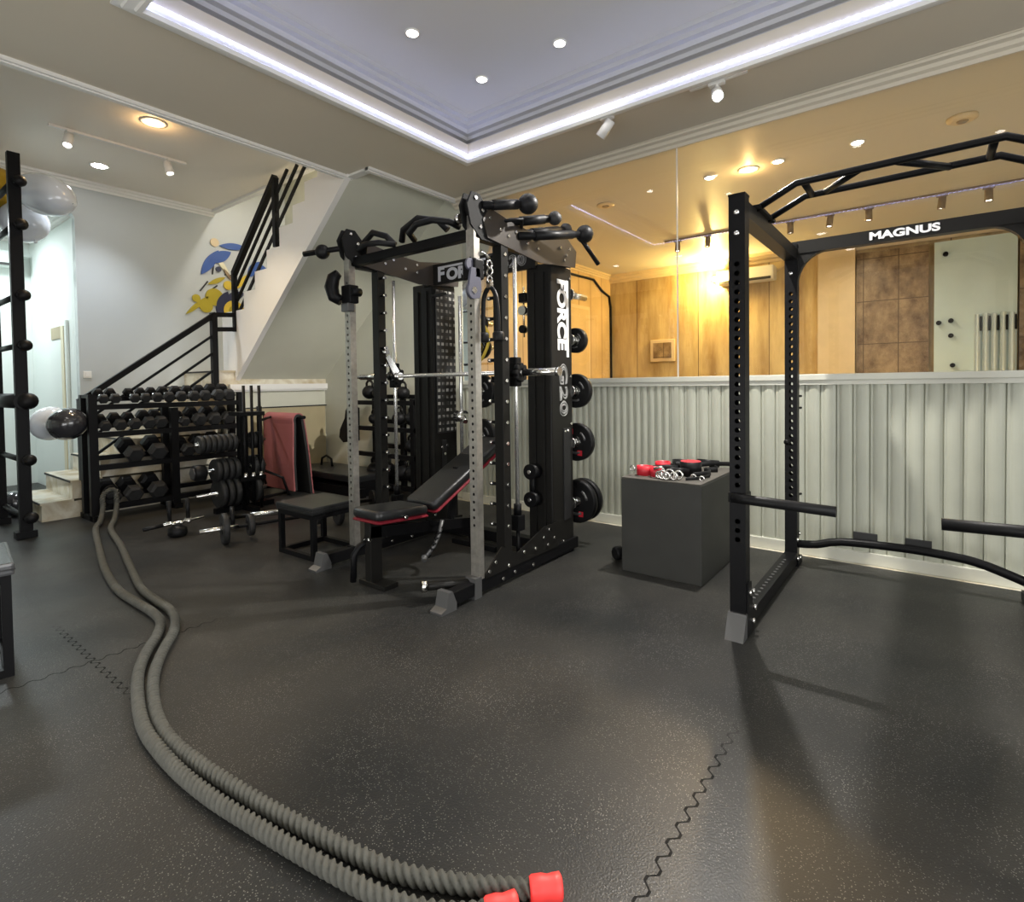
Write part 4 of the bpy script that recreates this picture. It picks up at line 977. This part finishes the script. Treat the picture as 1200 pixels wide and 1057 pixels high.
balloon((1.50,6.42,.93),.150,'balldark','glossy dark balloon tied at the end of the dumbbell rack',(1,1,1.1),-1.2)
balloon((1.44,6.72,.93),.16,'balloonw','white balloon mostly hidden behind the dark one',(1,1,1.05),-1.0)

# ------------------------------------------------------------------ wall ladder rig at the left edge
lg = thing('climbing_rig','tall black steel ladder rig with ball-ended rungs at the left edge','climbing rig',(1.12,6.5,0))
MB().box((1.08,6.07,0.05),(1.165,6.13,3.24),bev=.006).build('post','black',lg)
MB().box((1.07,6.88,0.05),(1.14,6.95,3.24),bev=.006).build('post','black',lg)
MB().box((1.05,6.05,0),(1.19,6.16,.06),bev=.004).build('foot','black',lg); MB().box((1.05,6.86,0),(1.16,6.97,.06)).build('foot','black',lg)
for z in (3.0,2.64,2.05,1.63,.66,.17):
    rg = MB().cyl((1.12,6.02,z),(1.12,7.1,z),.024,12).build('rung','black',lg)
    MB().sph((1.15,6.04,z),.048,0,16,10).build('ball_end','rubber',rg)
rg = MB().cyl((1.12,6.02,1.16),(1.12,7.1,1.16),.065,18).build('padded_rung','rubber',lg)
MB().sph((1.15,6.02,1.16),.07,0,16,10).build('ball_end','rubber',rg)
single(MB().sph((1.25,7.25,.125),.125,0,24,14),'medicine_ball','balldark','black ball on the floor behind the ladder rig','ball',at=(1.25,7.25,0))

# ------------------------------------------------------------------ plate tree with barbells
pt = thing('plate_tree','black storage stand with pegs of small plates and upright bars','storage stand',(2.74,5.62,0))
MB().box((2.70,5.58,0),(2.78,5.66,.98)).build('post','black',pt)
MB().box((2.45,5.59,0),(3.05,5.65,.05)).build('base','black',pt); MB().box((2.71,5.35,0),(2.77,5.90,.05)).build('base','black',pt)
MB().box((2.66,5.50,.96),(2.92,5.74,1.0)).build('bar_holder','black',pt); MB().box((2.66,5.50,.30),(2.92,5.74,.34)).build('bar_holder','black',pt)
for z in (.70,.43,.20): MB().cyl((2.28,5.62,z),(2.98,5.62,z),.018,12).build('peg','chrome',pt)
def small_plates(z, xs_, r_, th_, what):
    for i, x in enumerate(xs_):
        t = thing('weight_plate','%s %s on the stand by the dumbbell rack, %s from the left' % (what[0],what[1],ORD[i]),'weight plate',(x,5.62,z),'plates on the %s peg of the stand' % what[2])
        MB().lathe((x-th_/2,5.62,z),(1,0,0),[(0,r_*.9),(th_*.2,r_),(th_*.8,r_),(th_,r_*.9)],24).build('disc','greyrubber',t)
        MB().lathe((x-th_/2-.002,5.62,z),(1,0,0),[(0,.03),(th_+.004,.03)],14).build('hub','silvergrey' if i%2 else 'chrome',t)
small_plates(.70,[2.33+.052*k for k in range(7)]+[2.84,2.90],.088,.046,('small grey-black','plate','top'))
small_plates(.43,[2.47,2.53,2.59,2.65,2.84,2.90],.115,.05,('middle-sized black','plate','middle'))
small_plates(.20,[2.50,2.57,2.64,2.85],.15,.055,('large black','plate','lowest'))
for i, (x, y) in enumerate(((2.72,5.53),(2.80,5.53),(2.88,5.53))):
    t = thing('barbell','thin black bar standing upright in the storage stand, %s from the left' % ORD[i],'barbell',(x,y,0),'upright bars in the storage stand')
    MB().cyl((x,y,0),(x,y,1.27),.015,12).build('shaft','black',t); MB().cyl((x,y,.30),(x,y,.38),.022,12).build('collar','chrome',t)
t = thing('dumbbell','black dumbbell lying on the low shelf beside the middle peg of the stand','dumbbell',(2.38,5.62,.42))
MB().lathe((2.25,5.60,.43),(1,0,0),[(0,.07),(.02,.085),(.09,.085),(.11,.07)],6).build('head','rubber',t); MB().cyl((2.36,5.6,.43),(2.47,5.6,.43),.014,10).build('handle','chrome',t)
MB().lathe((2.25,5.60,.43),(-1,0,0),[(0,.06),(.01,.06)],6).build('end_face','silvergrey',t)

# barbell lying on the floor
fb = thing('barbell','loaded barbell lying on the floor in front of the storage stand','barbell',(2.2,4.75,.0))
p0 = V(FB0); p1 = V(FB1); a = (p1-p0).normalized()
MB().cyl(p0-a*.1,p1,.014,12).build('shaft','black',fb)
MB().cyl(p0-a*.12,p0+a*.16,.02,16).build('sleeve','chrome',fb); MB().cyl(p1-a*.2,p1,.02,16).build('sleeve','chrome',fb)
def fplate(s, r_, lab):
    c = p0+a*s; t = thing('weight_plate',lab,'weight plate',c,'plates on the floor barbell')
    MB().lathe(c-a*.022,a,[(0,r_*.93),(.006,r_),(.038,r_),(.044,r_*.93)],28).build('disc','greyrubber',t)
    MB().lathe(c-a*.026,a,[(0,.045),(.052,.045)],18).build('hub','black',t)
fplate(.06,.122,'large grey-black plate on the left end of the floor barbell'); fplate(.25,.09,'smaller plate second from the left end of the floor barbell')
fplate(.80,.09,'plate of the floor barbell seen behind the low stool'); fplate(.98,.122,'plate at the far right end of the floor barbell')
sb2 = thing('barbell','second thinner bar lying behind the loaded barbell','barbell',(2.4,5.1,.05))
MB().cyl((2.25,4.92,.10),(3.55,4.42,.10),.016,12).build('shaft','satin',sb2); MB().cyl((2.42,4.855,.10),(2.70,4.747,.10),.026,14).build('sleeve','chrome',sb2)
MB().lathe((2.27,4.912,.10),(.93,-.36,0),[(0,.1),(.03,.1)],20).build('end_disc','rubber',sb2)
MB().lathe((3.45,4.458,.10),(.93,-.36,0),[(0,.1),(.03,.1)],20).build('end_disc','rubber',sb2)
# chrome dumbbell handles with upright grips
cs = thing('push_up_stand','small chrome and black bar set with two upright grips left of the barbell','exercise bar',(1.9,5.0,0))
MB().cyl((1.72,5.10,.10),(2.10,5.02,.13),.012,10).build('bar','chrome',cs)
MB().cyl((1.66,5.11,.095),(1.80,5.085,.107),.016,10).build('bar_grip','rubber',cs)
MB().lathe((1.90,5.06,.0),(0,0,1),[(0,.06),(.02,.075),(.07,.07),(.09,.03)],16).build('base','rubber',cs)
for x in (1.855,2.0):
    MB().cyl((x,5.1,.12),(x,5.1,.30),.017,12).build('upright_grip','rubber',cs)
    MB().cyl((x,5.1,.10),(x,5.1,.13),.03,12).build('collar','chrome',cs)
for x in (1.86,1.92,1.98): MB().sph((x,5.03,.115),.018,0,10,8).build('bolt','chrome',cs)

# ------------------------------------------------------------------ hanging mats
ms_ = thing('mat_stand','black steel stand carrying the folded red mat','stand',(3.5,6.1,0))
MB().cyl((3.47,5.66,.90),(3.47,6.55,.90),.02,12).build('hanging_bar','black',ms_)
MB().box((3.45,6.50,0),(3.49,6.54,.92)).build('post','black',ms_); MB().box((3.20,6.50,0),(3.72,6.54,.04)).build('base','black',ms_)
MB().box((3.06,5.90,0),(3.10,5.94,1.04)).build('post','black',ms_)
for q in ([(3.08,5.92,.88),(3.45,6.3,.90)],[(3.08,5.92,.34),(3.3,5.85,.22),(3.34,5.8,.02)],[(3.08,5.92,.34),(3.34,6.3,.1)],[(3.0,5.9,.02),(3.42,5.98,.02)]): MB().tube(q,.015,8).build('brace','black',ms_)
def drape(x0, x1, zt, zb0, zb1, th_):
    xc = (x0+x1)/2
    out = [(x0-.0,zb0),(x0-.012,zb0+.3),(x0,zt-.12)]
    n = 10
    for k in range(n+1):
        a_ = PI - PI*k/n; out.append((x0+.07+.075*math.cos(a_), zt-.075+.08*math.sin(a_)))
    out += [(x0+.165,zt-.2),(x0+.20,zt-.45),(x1,zb1)]
    return out
mo = drape(3.375,3.62,.945,.06,.0,.02)
def sheet(prof, y0, y1, th_, mi=0, mb=None):
    mb = mb or MB(); n = len(prof); inn = []
    for i, (x,z) in enumerate(prof):
        a_ = V((prof[min(i+1,n-1)][0]-prof[max(i-1,0)][0], 0, prof[min(i+1,n-1)][1]-prof[max(i-1,0)][1])).normalized()
        nn_ = V((a_.z,0,-a_.x)); inn.append((x+nn_.x*th_, z+nn_.z*th_))
    A_ = [[mb.bm.verts.new((x,y,z)) for x,z in prof] for y in (y0,y1)]; B_ = [[mb.bm.verts.new((x,y,z)) for x,z in inn] for y in (y0,y1)]
    for i in range(n-1):
        for q in ((A_[0][i],A_[0][i+1],A_[1][i+1],A_[1][i]),(B_[0][i],B_[1][i],B_[1][i+1],B_[0][i+1]),(A_[0][i],B_[0][i],B_[0][i+1],A_[0][i+1]),(A_[1][i],A_[1][i+1],B_[1][i+1],B_[1][i])):
            f = mb.bm.faces.new(q); f.material_index = mi; f.smooth = False
    for e in (0,n-1): mb.bm.faces.new((A_[0][e],A_[1][e],B_[1][e],B_[0][e])).material_index = mi
    return mb
mt = thing('exercise_mat','dusty red folded mat hanging over the stand with a black underside','exercise mat',(3.45,6.05,.0))
sheet(mo,5.74,6.38,.012).build('red_surface','pink',mt)
n_ = len(mo); inner = []
for i,(x,z) in enumerate(mo):
    a_ = V((mo[min(i+1,n_-1)][0]-mo[max(i-1,0)][0],0,mo[min(i+1,n_-1)][1]-mo[max(i-1,0)][1])).normalized(); inner.append((x+a_.z*.012, z-a_.x*.012))
sheet(inner,5.745,6.375,.03).build('black_underside','dark',mt)

# low padded machine on the floor
lm = thing('floor_trainer','long low black padded trainer on the floor under the stairs','exercise machine',(4.0,5.7,0))
MB().box((3.72,5.05,.16),(4.28,6.45,.24),bev=.02).build('carriage','pad',lm)
MB().box((3.74,5.0,.0),(3.80,6.5,.10)).box((4.20,5.0,0),(4.26,6.5,.10)).build('rail','black',lm)
for y in (5.1,6.4): MB().box((3.74,y-.04,.0),(4.26,y+.04,.16)).build('cross_frame','black',lm)
MB().tube([(4.05,6.0,.24),(4.05,6.02,.33),(4.05,6.12,.37),(4.05,6.22,.33),(4.05,6.24,.24)],.014,10).build('handle','black',lm)

# storage rack behind the machine
sr = thing('storage_rack','black three-shelf storage rack against the wall behind the weight machine','storage rack',(4.2,4.95,0))
for y in (4.45,4.98,5.5):
    for x in (4.02,4.34): MB().box((x-.025,y-.03,0),(x+.025,y+.03,1.10)).build('upright','black',sr)
for z in (1.06,.76,.46,.12):
    MB().box((3.99,4.42,z-.03),(4.03,5.53,z+.02)).box((4.32,4.42,z+.03),(4.37,5.53,z+.08)).build('shelf_rail','black',sr)
def kettle(x, y, z, r_, lab, g):
    t = thing('kettlebell',lab,'kettlebell',(x,y,z),g)
    MB().sph((x,y,z+r_*.92),r_,0,20,14,(1,1,.92)).build('bell','rubber',t)
    MB().tube([(x,y-r_*.6,z+r_*1.5),(x,y-r_*.62,z+r_*2.1),(x,y-r_*.3,z+r_*2.45),(x,y+r_*.3,z+r_*2.45),(x,y+r_*.62,z+r_*2.1),(x,y+r_*.6,z+r_*1.5)],r_*.16,8).build('handle','satin',t)
for i,(y,z,r_) in enumerate(((5.38,1.10,.09),(5.2,1.10,.085),(4.78,1.10,.08),(4.62,.80,.09),(4.85,.80,.085),(5.3,.80,.07),(4.65,.50,.08),(5.3,.16,.1),(5.1,.16,.11),(4.8,.16,.1),(4.6,.16,.12))):
    lv = {1.10:'top',.80:'second',.50:'third',.16:'bottom'}[z]
    cnt = [q for q in D.objects if q.name.startswith('kettlebell') and q.get('group') == 'kettlebells on the %s rack shelf' % lv]
    kettle(4.17,y,z-.01,r_,'black kettlebell on the %s shelf of the storage rack, %s from the left' % (lv,ORD[len(cnt)]),'kettlebells on the %s rack shelf' % lv)
bag = thing('hanging_bag','black bag hanging at the left side of the storage rack','bag',(4.05,5.64,.6))
MB().prism([(5.57,.98),(5.62,1.0),(5.66,.95),(5.68,.86),(5.78,.72),(5.80,.62),(5.72,.56),(5.58,.58)], 4.02, 4.16,'x').build('body','rubber',bag); MB().tube([(4.08,5.6,.96),(4.05,5.57,1.06),(4.04,5.56,1.08)],.012,6).build('strap','black',bag)
# ================================================================== power rack
RX0, RX1, RYL, RYR = 2.76, 4.03, .7475, -.4525
S = .075
pr_ = thing('power_rack','large black power rack with a multi-grip bar on top and drilled uprights','power rack',(3.4,.15,0))
def drilled(x, y, z1=2.14):
    mb = MB(); y0, y1 = y-S/2, y+S/2
    pz = .0446 if x < 3.5 else .050
    zs = [.475+pz*k for k in range(60) if .475+pz*k < 1.84]
    zs = [q for q in zs if not (.575 < q < .72)] if x < 3.5 else zs
    W = .040
    for xx in (x, x+S):
        holed(mb,'x',xx,y-W/2,y+W/2,.0,z1,zs,.0128)
        for a_, b_ in ((y0,y-W/2),(y+W/2,y1)): mb.quad([(xx,a_,0),(xx,b_,0),(xx,b_,z1),(xx,a_,z1)])
    for yy in (y0,y1): mb.quad([(x,yy,0),(x+S,yy,0),(x+S,yy,z1),(x,yy,z1)])
    mb.quad([(x,y0,z1),(x+S,y0,z1),(x+S,y1,z1),(x,y1,z1)])
    return mb.build('upright','black',pr_)
for x in (RX0,RX1):
    for y in (RYL,RYR): drilled(x,y)
for y in (RYL,RYR):
    mb = MB(); x0, x1 = RX0+S, RX1
    mb.box((x0,y-S/2,2.045),(x1,y+S/2,2.12)); mb.build('top_side_beam','satin',pr_)
    bs = MB().box((x0-.02,y-S/2,.02),(x1,y+S/2,.09)).build('base_side_beam','black',pr_)
    mb = MB()
    for k in range(17): MB().cyl((x0+.12+.055*k,y,.0895),(x0+.12+.055*k,y,.092),.009,8).build('base_hole','silvergrey',bs)
    MB().prism([(x0-.07,0),(x0-.0,0),(x0+.03,.10),(x0-.0,.26),(x0-.06,.26)],y-S/2-.008,y-S/2,'y').build('base_gusset','black',pr_)
    for bx,bz in ((x0+.03,.20),(x0+.03,.05),(x0+.06,.11),(x0-.03,.21),(x1-.03,.19),(x1+.03,.22),(x1-.02,.06),(x1+.05,.05)):
        MB().cyl((bx,y-S/2-.004,bz),(bx,y-S/2-.016,bz),.014,8).build('bolt','chrome',pr_)
    MB().prism([(RX0-.075,0),(RX0+S+.01,0),(RX0+S,.115),(RX0-.012,.115)],y-S/2-.006,y+S/2+.006,'y').build('foot_cap','silvergrey',pr_)
    MB().box((RX1-.01,y-S/2-.01,0),(RX1+S+.05,y+S/2+.01,.05)).build('foot_cap','black',pr_)
    MB().box((RX0-.002,y-S/2-.002,2.14),(RX0+S+.002,y+S/2+.002,2.15)).box((RX1-.002,y-S/2-.002,2.14),(RX1+S+.002,y+S/2+.002,2.15)).build('post_cap','black',pr_)
    for x in (RX0,RX1):
        for z in (2.06,1.96): MB().sph((x-.002,y,z),.014,0,10,8,(.6,1,1)).build('bolt','chrome',pr_)
    for k in range(22): pass
mb = MB()
for k in range(20): mb.cyl((RX0+S+.25+.045*k,RYL+S/2-.006,2.1205),(RX0+S+.25+.045*k,RYL+S/2-.006,2.128),.008,8)
mb.build('beam_studs','black',pr_)
# rear top beam with curved gussets and lettering
rb_ = MB().box((RX1+.005,RYR,2.085),(RX1+.07,RYL,2.165)).build('name_beam','satin',pr_)
for y, s in ((RYL-S/2,-1),(RYR+S/2,1)):
    poly = [(y,2.085),(y+s*.17,2.085)]
    for k in range(9):
        a_ = PI/2*k/8; poly.append((y+s*(.17-.17*math.sin(a_)), 2.085-.20+.20*math.cos(a_)-.0))
    MB().prism(poly,RX1+.01,RX1+.06,'x').build('curved_gusset','satin',pr_)
text('lettering','MAGNUS',.062,tmtx((RX1+.0035,.137,2.128),(0,-1,0),(0,0,1)),'letter',rb_,offset=.0025,sx=1.35)
# multi-grip top bar
def gx(x, up, name='multi_grip_bar'):
    pts = [(x,RYL-.01,2.115),(x,RYL-.04,2.14),(x,.525,2.21+up),(x,-.20,2.235+up),(x,-.235,2.235+up),(x,RYR+.04,2.14),(x,RYR+.01,2.115)]
    pts = [(x,RYL-.01,2.115),(x,.53,2.215+up),(x,-.235,2.225+up),(x,RYR+.01,2.115)]
    return MB().tube(pts,.0165,12).build(name,'black',pr_)
gx(3.0,0); gx(3.24,0)
for y, z in ((.50,2.215),(-.20,2.225)): MB().cyl((3.0,y,z),(3.24,y,z),.0165,10).build('grip_crosspiece','black',pr_)
for ya, yb in ((.265,.44),(.13,-.06)): MB().cyl((3.0,ya,2.219),(3.24,yb,2.219),.0165,10).build('grip_crosspiece','black',pr_)
MB().box((2.95,RYL-.06,2.12),(3.30,RYL+.03,2.135)).box((2.95,RYR-.03,2.12),(3.30,RYR+.06,2.135)).build('mounting_plate','black',pr_)
# dip arms
for y, s in ((RYL,-1),(RYR,1)):
    da = MB().tube([(RX0-.005,y-s*.02,.68),(RX0-.028,y+s*.04,.682),(RX0-.028,y+s*.42,.672)],.024,16).build('dip_arm','rubber',pr_)
    MB().box((RX0-.01,y-.042,.655),(RX0+S+.01,y+.042,.705),bev=.005).build('arm_bracket','black',da)
# rear bowed stabiliser with two tabs
pts = catmull([(RX1+.03,RYL-.03,.145),(RX1+.03,.6,.16),(RX1+.03,.46,.20),(RX1+.03,.15,.215),(RX1+.03,-.05,.21),(RX1+.03,-.2,.195),(RX1+.03,-.33,.155),(RX1+.03,RYR+.03,.12)],.04)
st = MB().tube(pts,.026,12).build('rear_stabiliser','black',pr_)
for y in (.33,.06): MB().box((RX1+.045,y-.065,.19),(RX1+.06,y+.065,.275),bev=.003).build('tab','greyrubber',st)
for x,y,z in ((RX1,RYL,.84),): MB().cyl((x-.07,y+.01,z),(x,y+.01,z),.014,10).sph((x-.075,y+.01,z),.02,0,10,8).build('plate_hook','black',pr_)
for z in (1.14,1.06,.47): MB().cyl((RX1+S,RYL-.02,z),(RX1+S+.05,RYL-.04,z),.008,8).build('hook_pin','black',pr_)

# ------------------------------------------------------------------ plyometric box with straps on top
bx = thing('plyometric_box','dark grey coated plyometric box standing by the fluted wall','plyo box',(3.66,1.36,0))
MB().box((3.29,1.10,.0),(4.04,1.63,.615),bev=.006).build('body','plyo',bx)
MB().box((3.292,1.102,.615),(4.038,1.628,.625),bev=.003).build('top_panel','boxtop',bx)
ZT = .626
def strap(name, label, pts, w_, m, ring=None, cat='strap'):
    t = thing(name,label,cat,(pts[0][0],pts[0][1],ZT))
    pts = catmull(pts,.012); mb = MB(); n = len(pts)
    R = []
    for i,p_ in enumerate(pts):
        R.append([mb.bm.verts.new(p_+V((0,0,-w_/2))),mb.bm.verts.new(p_+V((0,0,w_/2)))])
    o_ = []
    for i in range(n):
        d_ = (pts[min(i+1,n-1)]-pts[max(i-1,0)]); d_.z = 0; d_ = d_.normalized() if d_.length>1e-6 else V((1,0,0)); q = V((-d_.y,d_.x,0))*.006
        o_.append([mb.bm.verts.new(R[i][0].co+q),mb.bm.verts.new(R[i][1].co+q)])
    for i in range(n-1):
        for f_ in ((R[i][0],R[i+1][0],R[i+1][1],R[i][1]),(o_[i][0],o_[i][1],o_[i+1][1],o_[i+1][0]),(R[i][1],R[i+1][1],o_[i+1][1],o_[i][1]),(R[i][0],o_[i][0],o_[i+1][0],R[i+1][0])):
            mb.bm.faces.new(f_).smooth = True
    mb.build('band',m,t)
    if ring:
        for c_, r_ in ring:
            MB().tube(arc(c_,r_,0,2*PI,18,'yz'),.005,8,closed=False).build('metal_ring','chrome',t)
    return t
def loop(cx_,cy_,rx,ry,zc,n=14,ph=0): return [(cx_+rx*math.cos(ph+2*PI*k/n),cy_+ry*math.sin(ph+2*PI*k/n),zc) for k in range(n+1)]
strap('ankle_strap','bright red ankle strap standing on edge at the left end of the box top',loop(3.42,1.52,.045,.055,ZT+.034),.062,'red',[((3.37,1.585,ZT+.05),.016)])
strap('ankle_strap','red ankle strap in the middle left of the box top',loop(3.40,1.43,.04,.04,ZT+.034),.06,'red',[((3.36,1.40,ZT+.02),.018)])
strap('ankle_strap','pale red cuff leaning behind the other red straps',loop(3.58,1.46,.06,.05,ZT+.055),.045,'red')
strap('ankle_strap','black cuff lined with red on the middle of the box top',loop(3.62,1.28,.07,.07,ZT+.05),.075,'rubber')
th = [o_ for o_ in D.objects if o_.get('label','').startswith('black cuff lined')][0]
MB().lathe((3.62,1.28,ZT+.075),(0,0,1),[(0,.058),(.015,.066)],24).build('red_lining','red',th)
for o_ in [q for q in D.objects if q.get('label','').startswith('pale red cuff')]: pass
hn = thing('carabiner_clips','bundle of chrome carabiners and clips at the front of the box top','carabiner',(3.36,1.34,ZT))
for k,(x,y,r_,pl_) in enumerate(((3.33,1.36,.026,'yz'),(3.35,1.32,.03,'yz'),(3.34,1.29,.022,'yz'),(3.37,1.27,.026,'yz'),(3.35,1.39,.02,'yz'),(3.32,1.33,.022,'yz'))):
    MB().tube(arc((x,y,ZT+r_+.006),r_,0,2*PI,16,pl_),.0065,8).build('clip','chrome',hn)
MB().tube([(3.36,1.43,ZT+.06),(3.36,1.38,ZT+.075),(3.37,1.36,ZT+.05)],.008,8).build('clip','chrome',hn)
strap('strap','flat black strap trailing toward the rack over the right end of the box',[(3.75,1.36,ZT+.03),(3.82,1.25,ZT+.045),(3.93,1.18,ZT+.04),(4.02,1.12,ZT+.03),(4.05,1.06,ZT+.02)],.03,'rubber')
strap('strap','crumpled black strap lying on the right half of the box top',[(3.5,1.22,ZT+.018),(3.56,1.17,ZT+.02),(3.66,1.16,ZT+.018),(3.72,1.22,ZT+.02),(3.8,1.16,ZT+.018),(3.88,1.2,ZT+.02)],.034,'rubber',[((3.44,1.20,ZT+.016),.016),((3.42,1.14,ZT+.014),.014)])
strap('strap','black strap bunched in the middle of the box top behind the clips',[(3.5,1.42,ZT+.03),(3.46,1.36,ZT+.035),(3.5,1.3,ZT+.03),(3.48,1.24,ZT+.03)],.055,'rubber')
pile = [('thick black strap coiled behind the black cuff on the box',[(3.70,1.42,ZT+.03),(3.78,1.46,ZT+.045),(3.84,1.40,ZT+.04),(3.80,1.32,ZT+.03),(3.70,1.33,ZT+.035),(3.66,1.40,ZT+.05)],.05),
 ('black strap folded at the far right corner of the box top',[(3.86,1.30,ZT+.03),(3.94,1.34,ZT+.04),(4.0,1.28,ZT+.03),(3.96,1.2,ZT+.035),(3.88,1.24,ZT+.03)],.045),
 ('black strap lying between the red straps and the black cuff',[(3.50,1.52,ZT+.03),(3.54,1.40,ZT+.04),(3.60,1.36,ZT+.03),(3.66,1.44,ZT+.035)],.05),
 ('narrow black strap along the front edge of the box top',[(3.36,1.22,ZT+.012),(3.40,1.17,ZT+.014),(3.47,1.15,ZT+.012),(3.55,1.13,ZT+.014)],.02)]
for lab_, pts_, w_ in pile: strap('strap', lab_, pts_, w_, 'rubber')
t = thing('dumbbell','small black dumbbell on the floor behind the left corner of the box','dumbbell',(3.47,1.78,0))
MB().lathe((3.44,1.76,.05),(.5,-.3,0),[(0,.04),(.01,.05),(.05,.05),(.06,.04)],8).build('head','rubber',t); MB().cyl((3.47,1.745,.05),(3.56,1.69,.05),.013,10).build('handle','satin',t)
MB().lathe((3.55,1.695,.05),(.5,-.3,0),[(0,.04),(.01,.05),(.05,.05),(.06,.04)],8).build('head','rubber',t)

# ------------------------------------------------------------------ battle rope
RR = .024
ropeA = [(1.70,6.225,.22),(1.69,6.19,.12),(1.63,6.05,.04)] + [(x,y,RR) for x,y in [(1.724,6.638),(1.526,5.799),(1.338,5.002),(1.213,4.424),(1.14,3.945),(1.133,3.617),(1.134,3.394),(1.11,3.207),(1.03,3.036),(0.945,2.903),(0.856,2.728),(0.794,2.555),(0.741,2.365),(0.711,2.209),(0.7,2.042),(0.699,1.87),(0.711,1.692),(0.732,1.53),(0.752,1.383),(0.772,1.254),(0.792,1.138),(0.81,1.046),(0.845,0.945),(.89,.865),(.94,.81)][1:]]
ropeB = [(1.81,6.225,.22),(1.80,6.19,.12),(1.73,6.02,.04)] + [(x,y,RR) for x,y in [(1.804,6.52),(1.606,5.684),(1.475,4.997),(1.349,4.413),(1.235,3.861),(1.213,3.57),(1.205,3.355),(1.169,3.179),(1.1,3.018),(1.008,2.872),(0.915,2.708),(0.846,2.547),(0.789,2.363),(0.756,2.197),(0.746,2.046),(0.754,1.88),(0.769,1.72),(0.787,1.562),(0.809,1.417),(0.831,1.286),(0.853,1.167),(0.878,1.063),(0.918,0.972),(0.972,0.872),(1.047,0.758)][1:]]
def rope_mesh(mb, pts, r_, pitch=.074, step=.0065):
    P = catmull(pts, step); n = len(P); seg = 30; rings = []; prev = None; s_ = 0.
    for i,p_ in enumerate(P):
        t_ = (P[min(i+1,n-1)]-P[max(i-1,0)]).normalized()
        if prev is None: x = V((0,0,1)).cross(t_).normalized()
        else: x = (prev-t_*prev.dot(t_)).normalized()
        prev = x; y = t_.cross(x)
        if i: s_ += (p_-P[i-1]).length
        ph = 2*PI*s_/pitch
        R = []
        for k in range(seg):
            a_ = 2*PI*k/seg
            q = (a_-ph) % (2*PI/3) - PI/3           # -pi/3..pi/3 within a strand
            rad = r_*max(.56*math.cos(q) + math.sqrt(max(.44**2-(.56*math.sin(q))**2,0)),.45)
            R.append(mb.bm.verts.new(p_+(x*math.cos(a_)+y*math.sin(a_))*rad))
        rings.append(R)
    for A_, B_ in zip(rings, rings[1:]):
        for k in range(seg):
            mb.bm.faces.new((A_[k],A_[(k+1)%seg],B_[(k+1)%seg],B_[k])).smooth = True
    mb.bm.faces.new(list(reversed(rings[0]))); mb.bm.faces.new(rings[-1])
rp = thing('battle_rope','thick twisted grey battle rope doubled across the floor with red end caps','rope',(.9,1.5,0))
mb = MB(); rope_mesh(mb, list(reversed(ropeA)) + [(1.73,6.235,.27),(1.77,6.23,.29),(1.81,6.235,.27)] + ropeB, RR)
mb.build('twisted_strands','ropefibre',rp)
for pts in (ropeA, ropeB):
    e = V(pts[-1]); d_ = (V(pts[-1])-V(pts[-2])).normalized()
    d_ = (d_+V((.35,-.15,0))).normalized() if pts is ropeB else (d_+V((.2,0,0))).normalized()
    MB().lathe(e-d_*.012,d_,[(0,.025),(.006,.029),(.03,.030),(.045,.027),(.06,.029),(.075,.030),(.08,.022)],20).build('end_cap','redcap',rp)
an = thing('rope_anchor','black strap anchor looped round the foot of the dumbbell rack','anchor',(1.70,6.24,.2))
MB().tube(arc((1.77,6.24,.26),.06,0,PI*2,20,'xz'),.012,8).build('strap_loop','black',an)
# ------------------------------------------------------------------ camera and look
f=639.0; cx,cy=600.0,466.0; H=1.25
p=RAD(1.45); r=RAD(.78); a=RAD(52.4)
F0=V((math.sin(a),math.cos(a),0)); R0=V((math.cos(a),-math.sin(a),0)); Z=V((0,0,1))
Fw=F0*math.cos(p)-Z*math.sin(p); U0=Z*math.cos(p)+F0*math.sin(p)
Rr=R0*math.cos(r)-U0*math.sin(r); Uu=U0*math.cos(r)+R0*math.sin(r)
cam = D.cameras.new('camera'); co = D.objects.new('camera', cam); COL.objects.link(co)
mtx = Matrix((Rr,Uu,-Fw)).transposed().to_4x4(); mtx.translation = V((0,0,H)); co.matrix_world = mtx
cam.sensor_fit='HORIZONTAL'; cam.sensor_width=36; cam.lens=f/1200*36; cam.shift_x=0; cam.shift_y=-(528.5-cy)/1200
cam.clip_start=.02; cam.clip_end=60
SC.camera = co
w = D.worlds.new('world'); SC.world = w; w.use_nodes = True
w.node_tree.nodes['Background'].inputs[0].default_value = (.9,.9,.85,1); w.node_tree.nodes['Background'].inputs[1].default_value = .05
SC.view_settings.view_transform='Standard'; SC.view_settings.look='None'; SC.view_settings.gamma=1; SC.view_settings.use_curve_mapping=False
SC.view_settings.exposure = EXPO
SC.cycles.use_denoising = True
SC.cycles.max_bounces = 8; SC.cycles.diffuse_bounces = 4; SC.cycles.glossy_bounces = 4; SC.cycles.transparent_max_bounces = 8
SC.cycles.caustics_reflective = False; SC.cycles.caustics_refractive = False
SC.cycles.sample_clamp_indirect = 6
for o in D.objects:
    if '_o' in o: del o['_o']
    if o.type == 'MESH' and 'label' not in o and o.get('kind') is None: pass
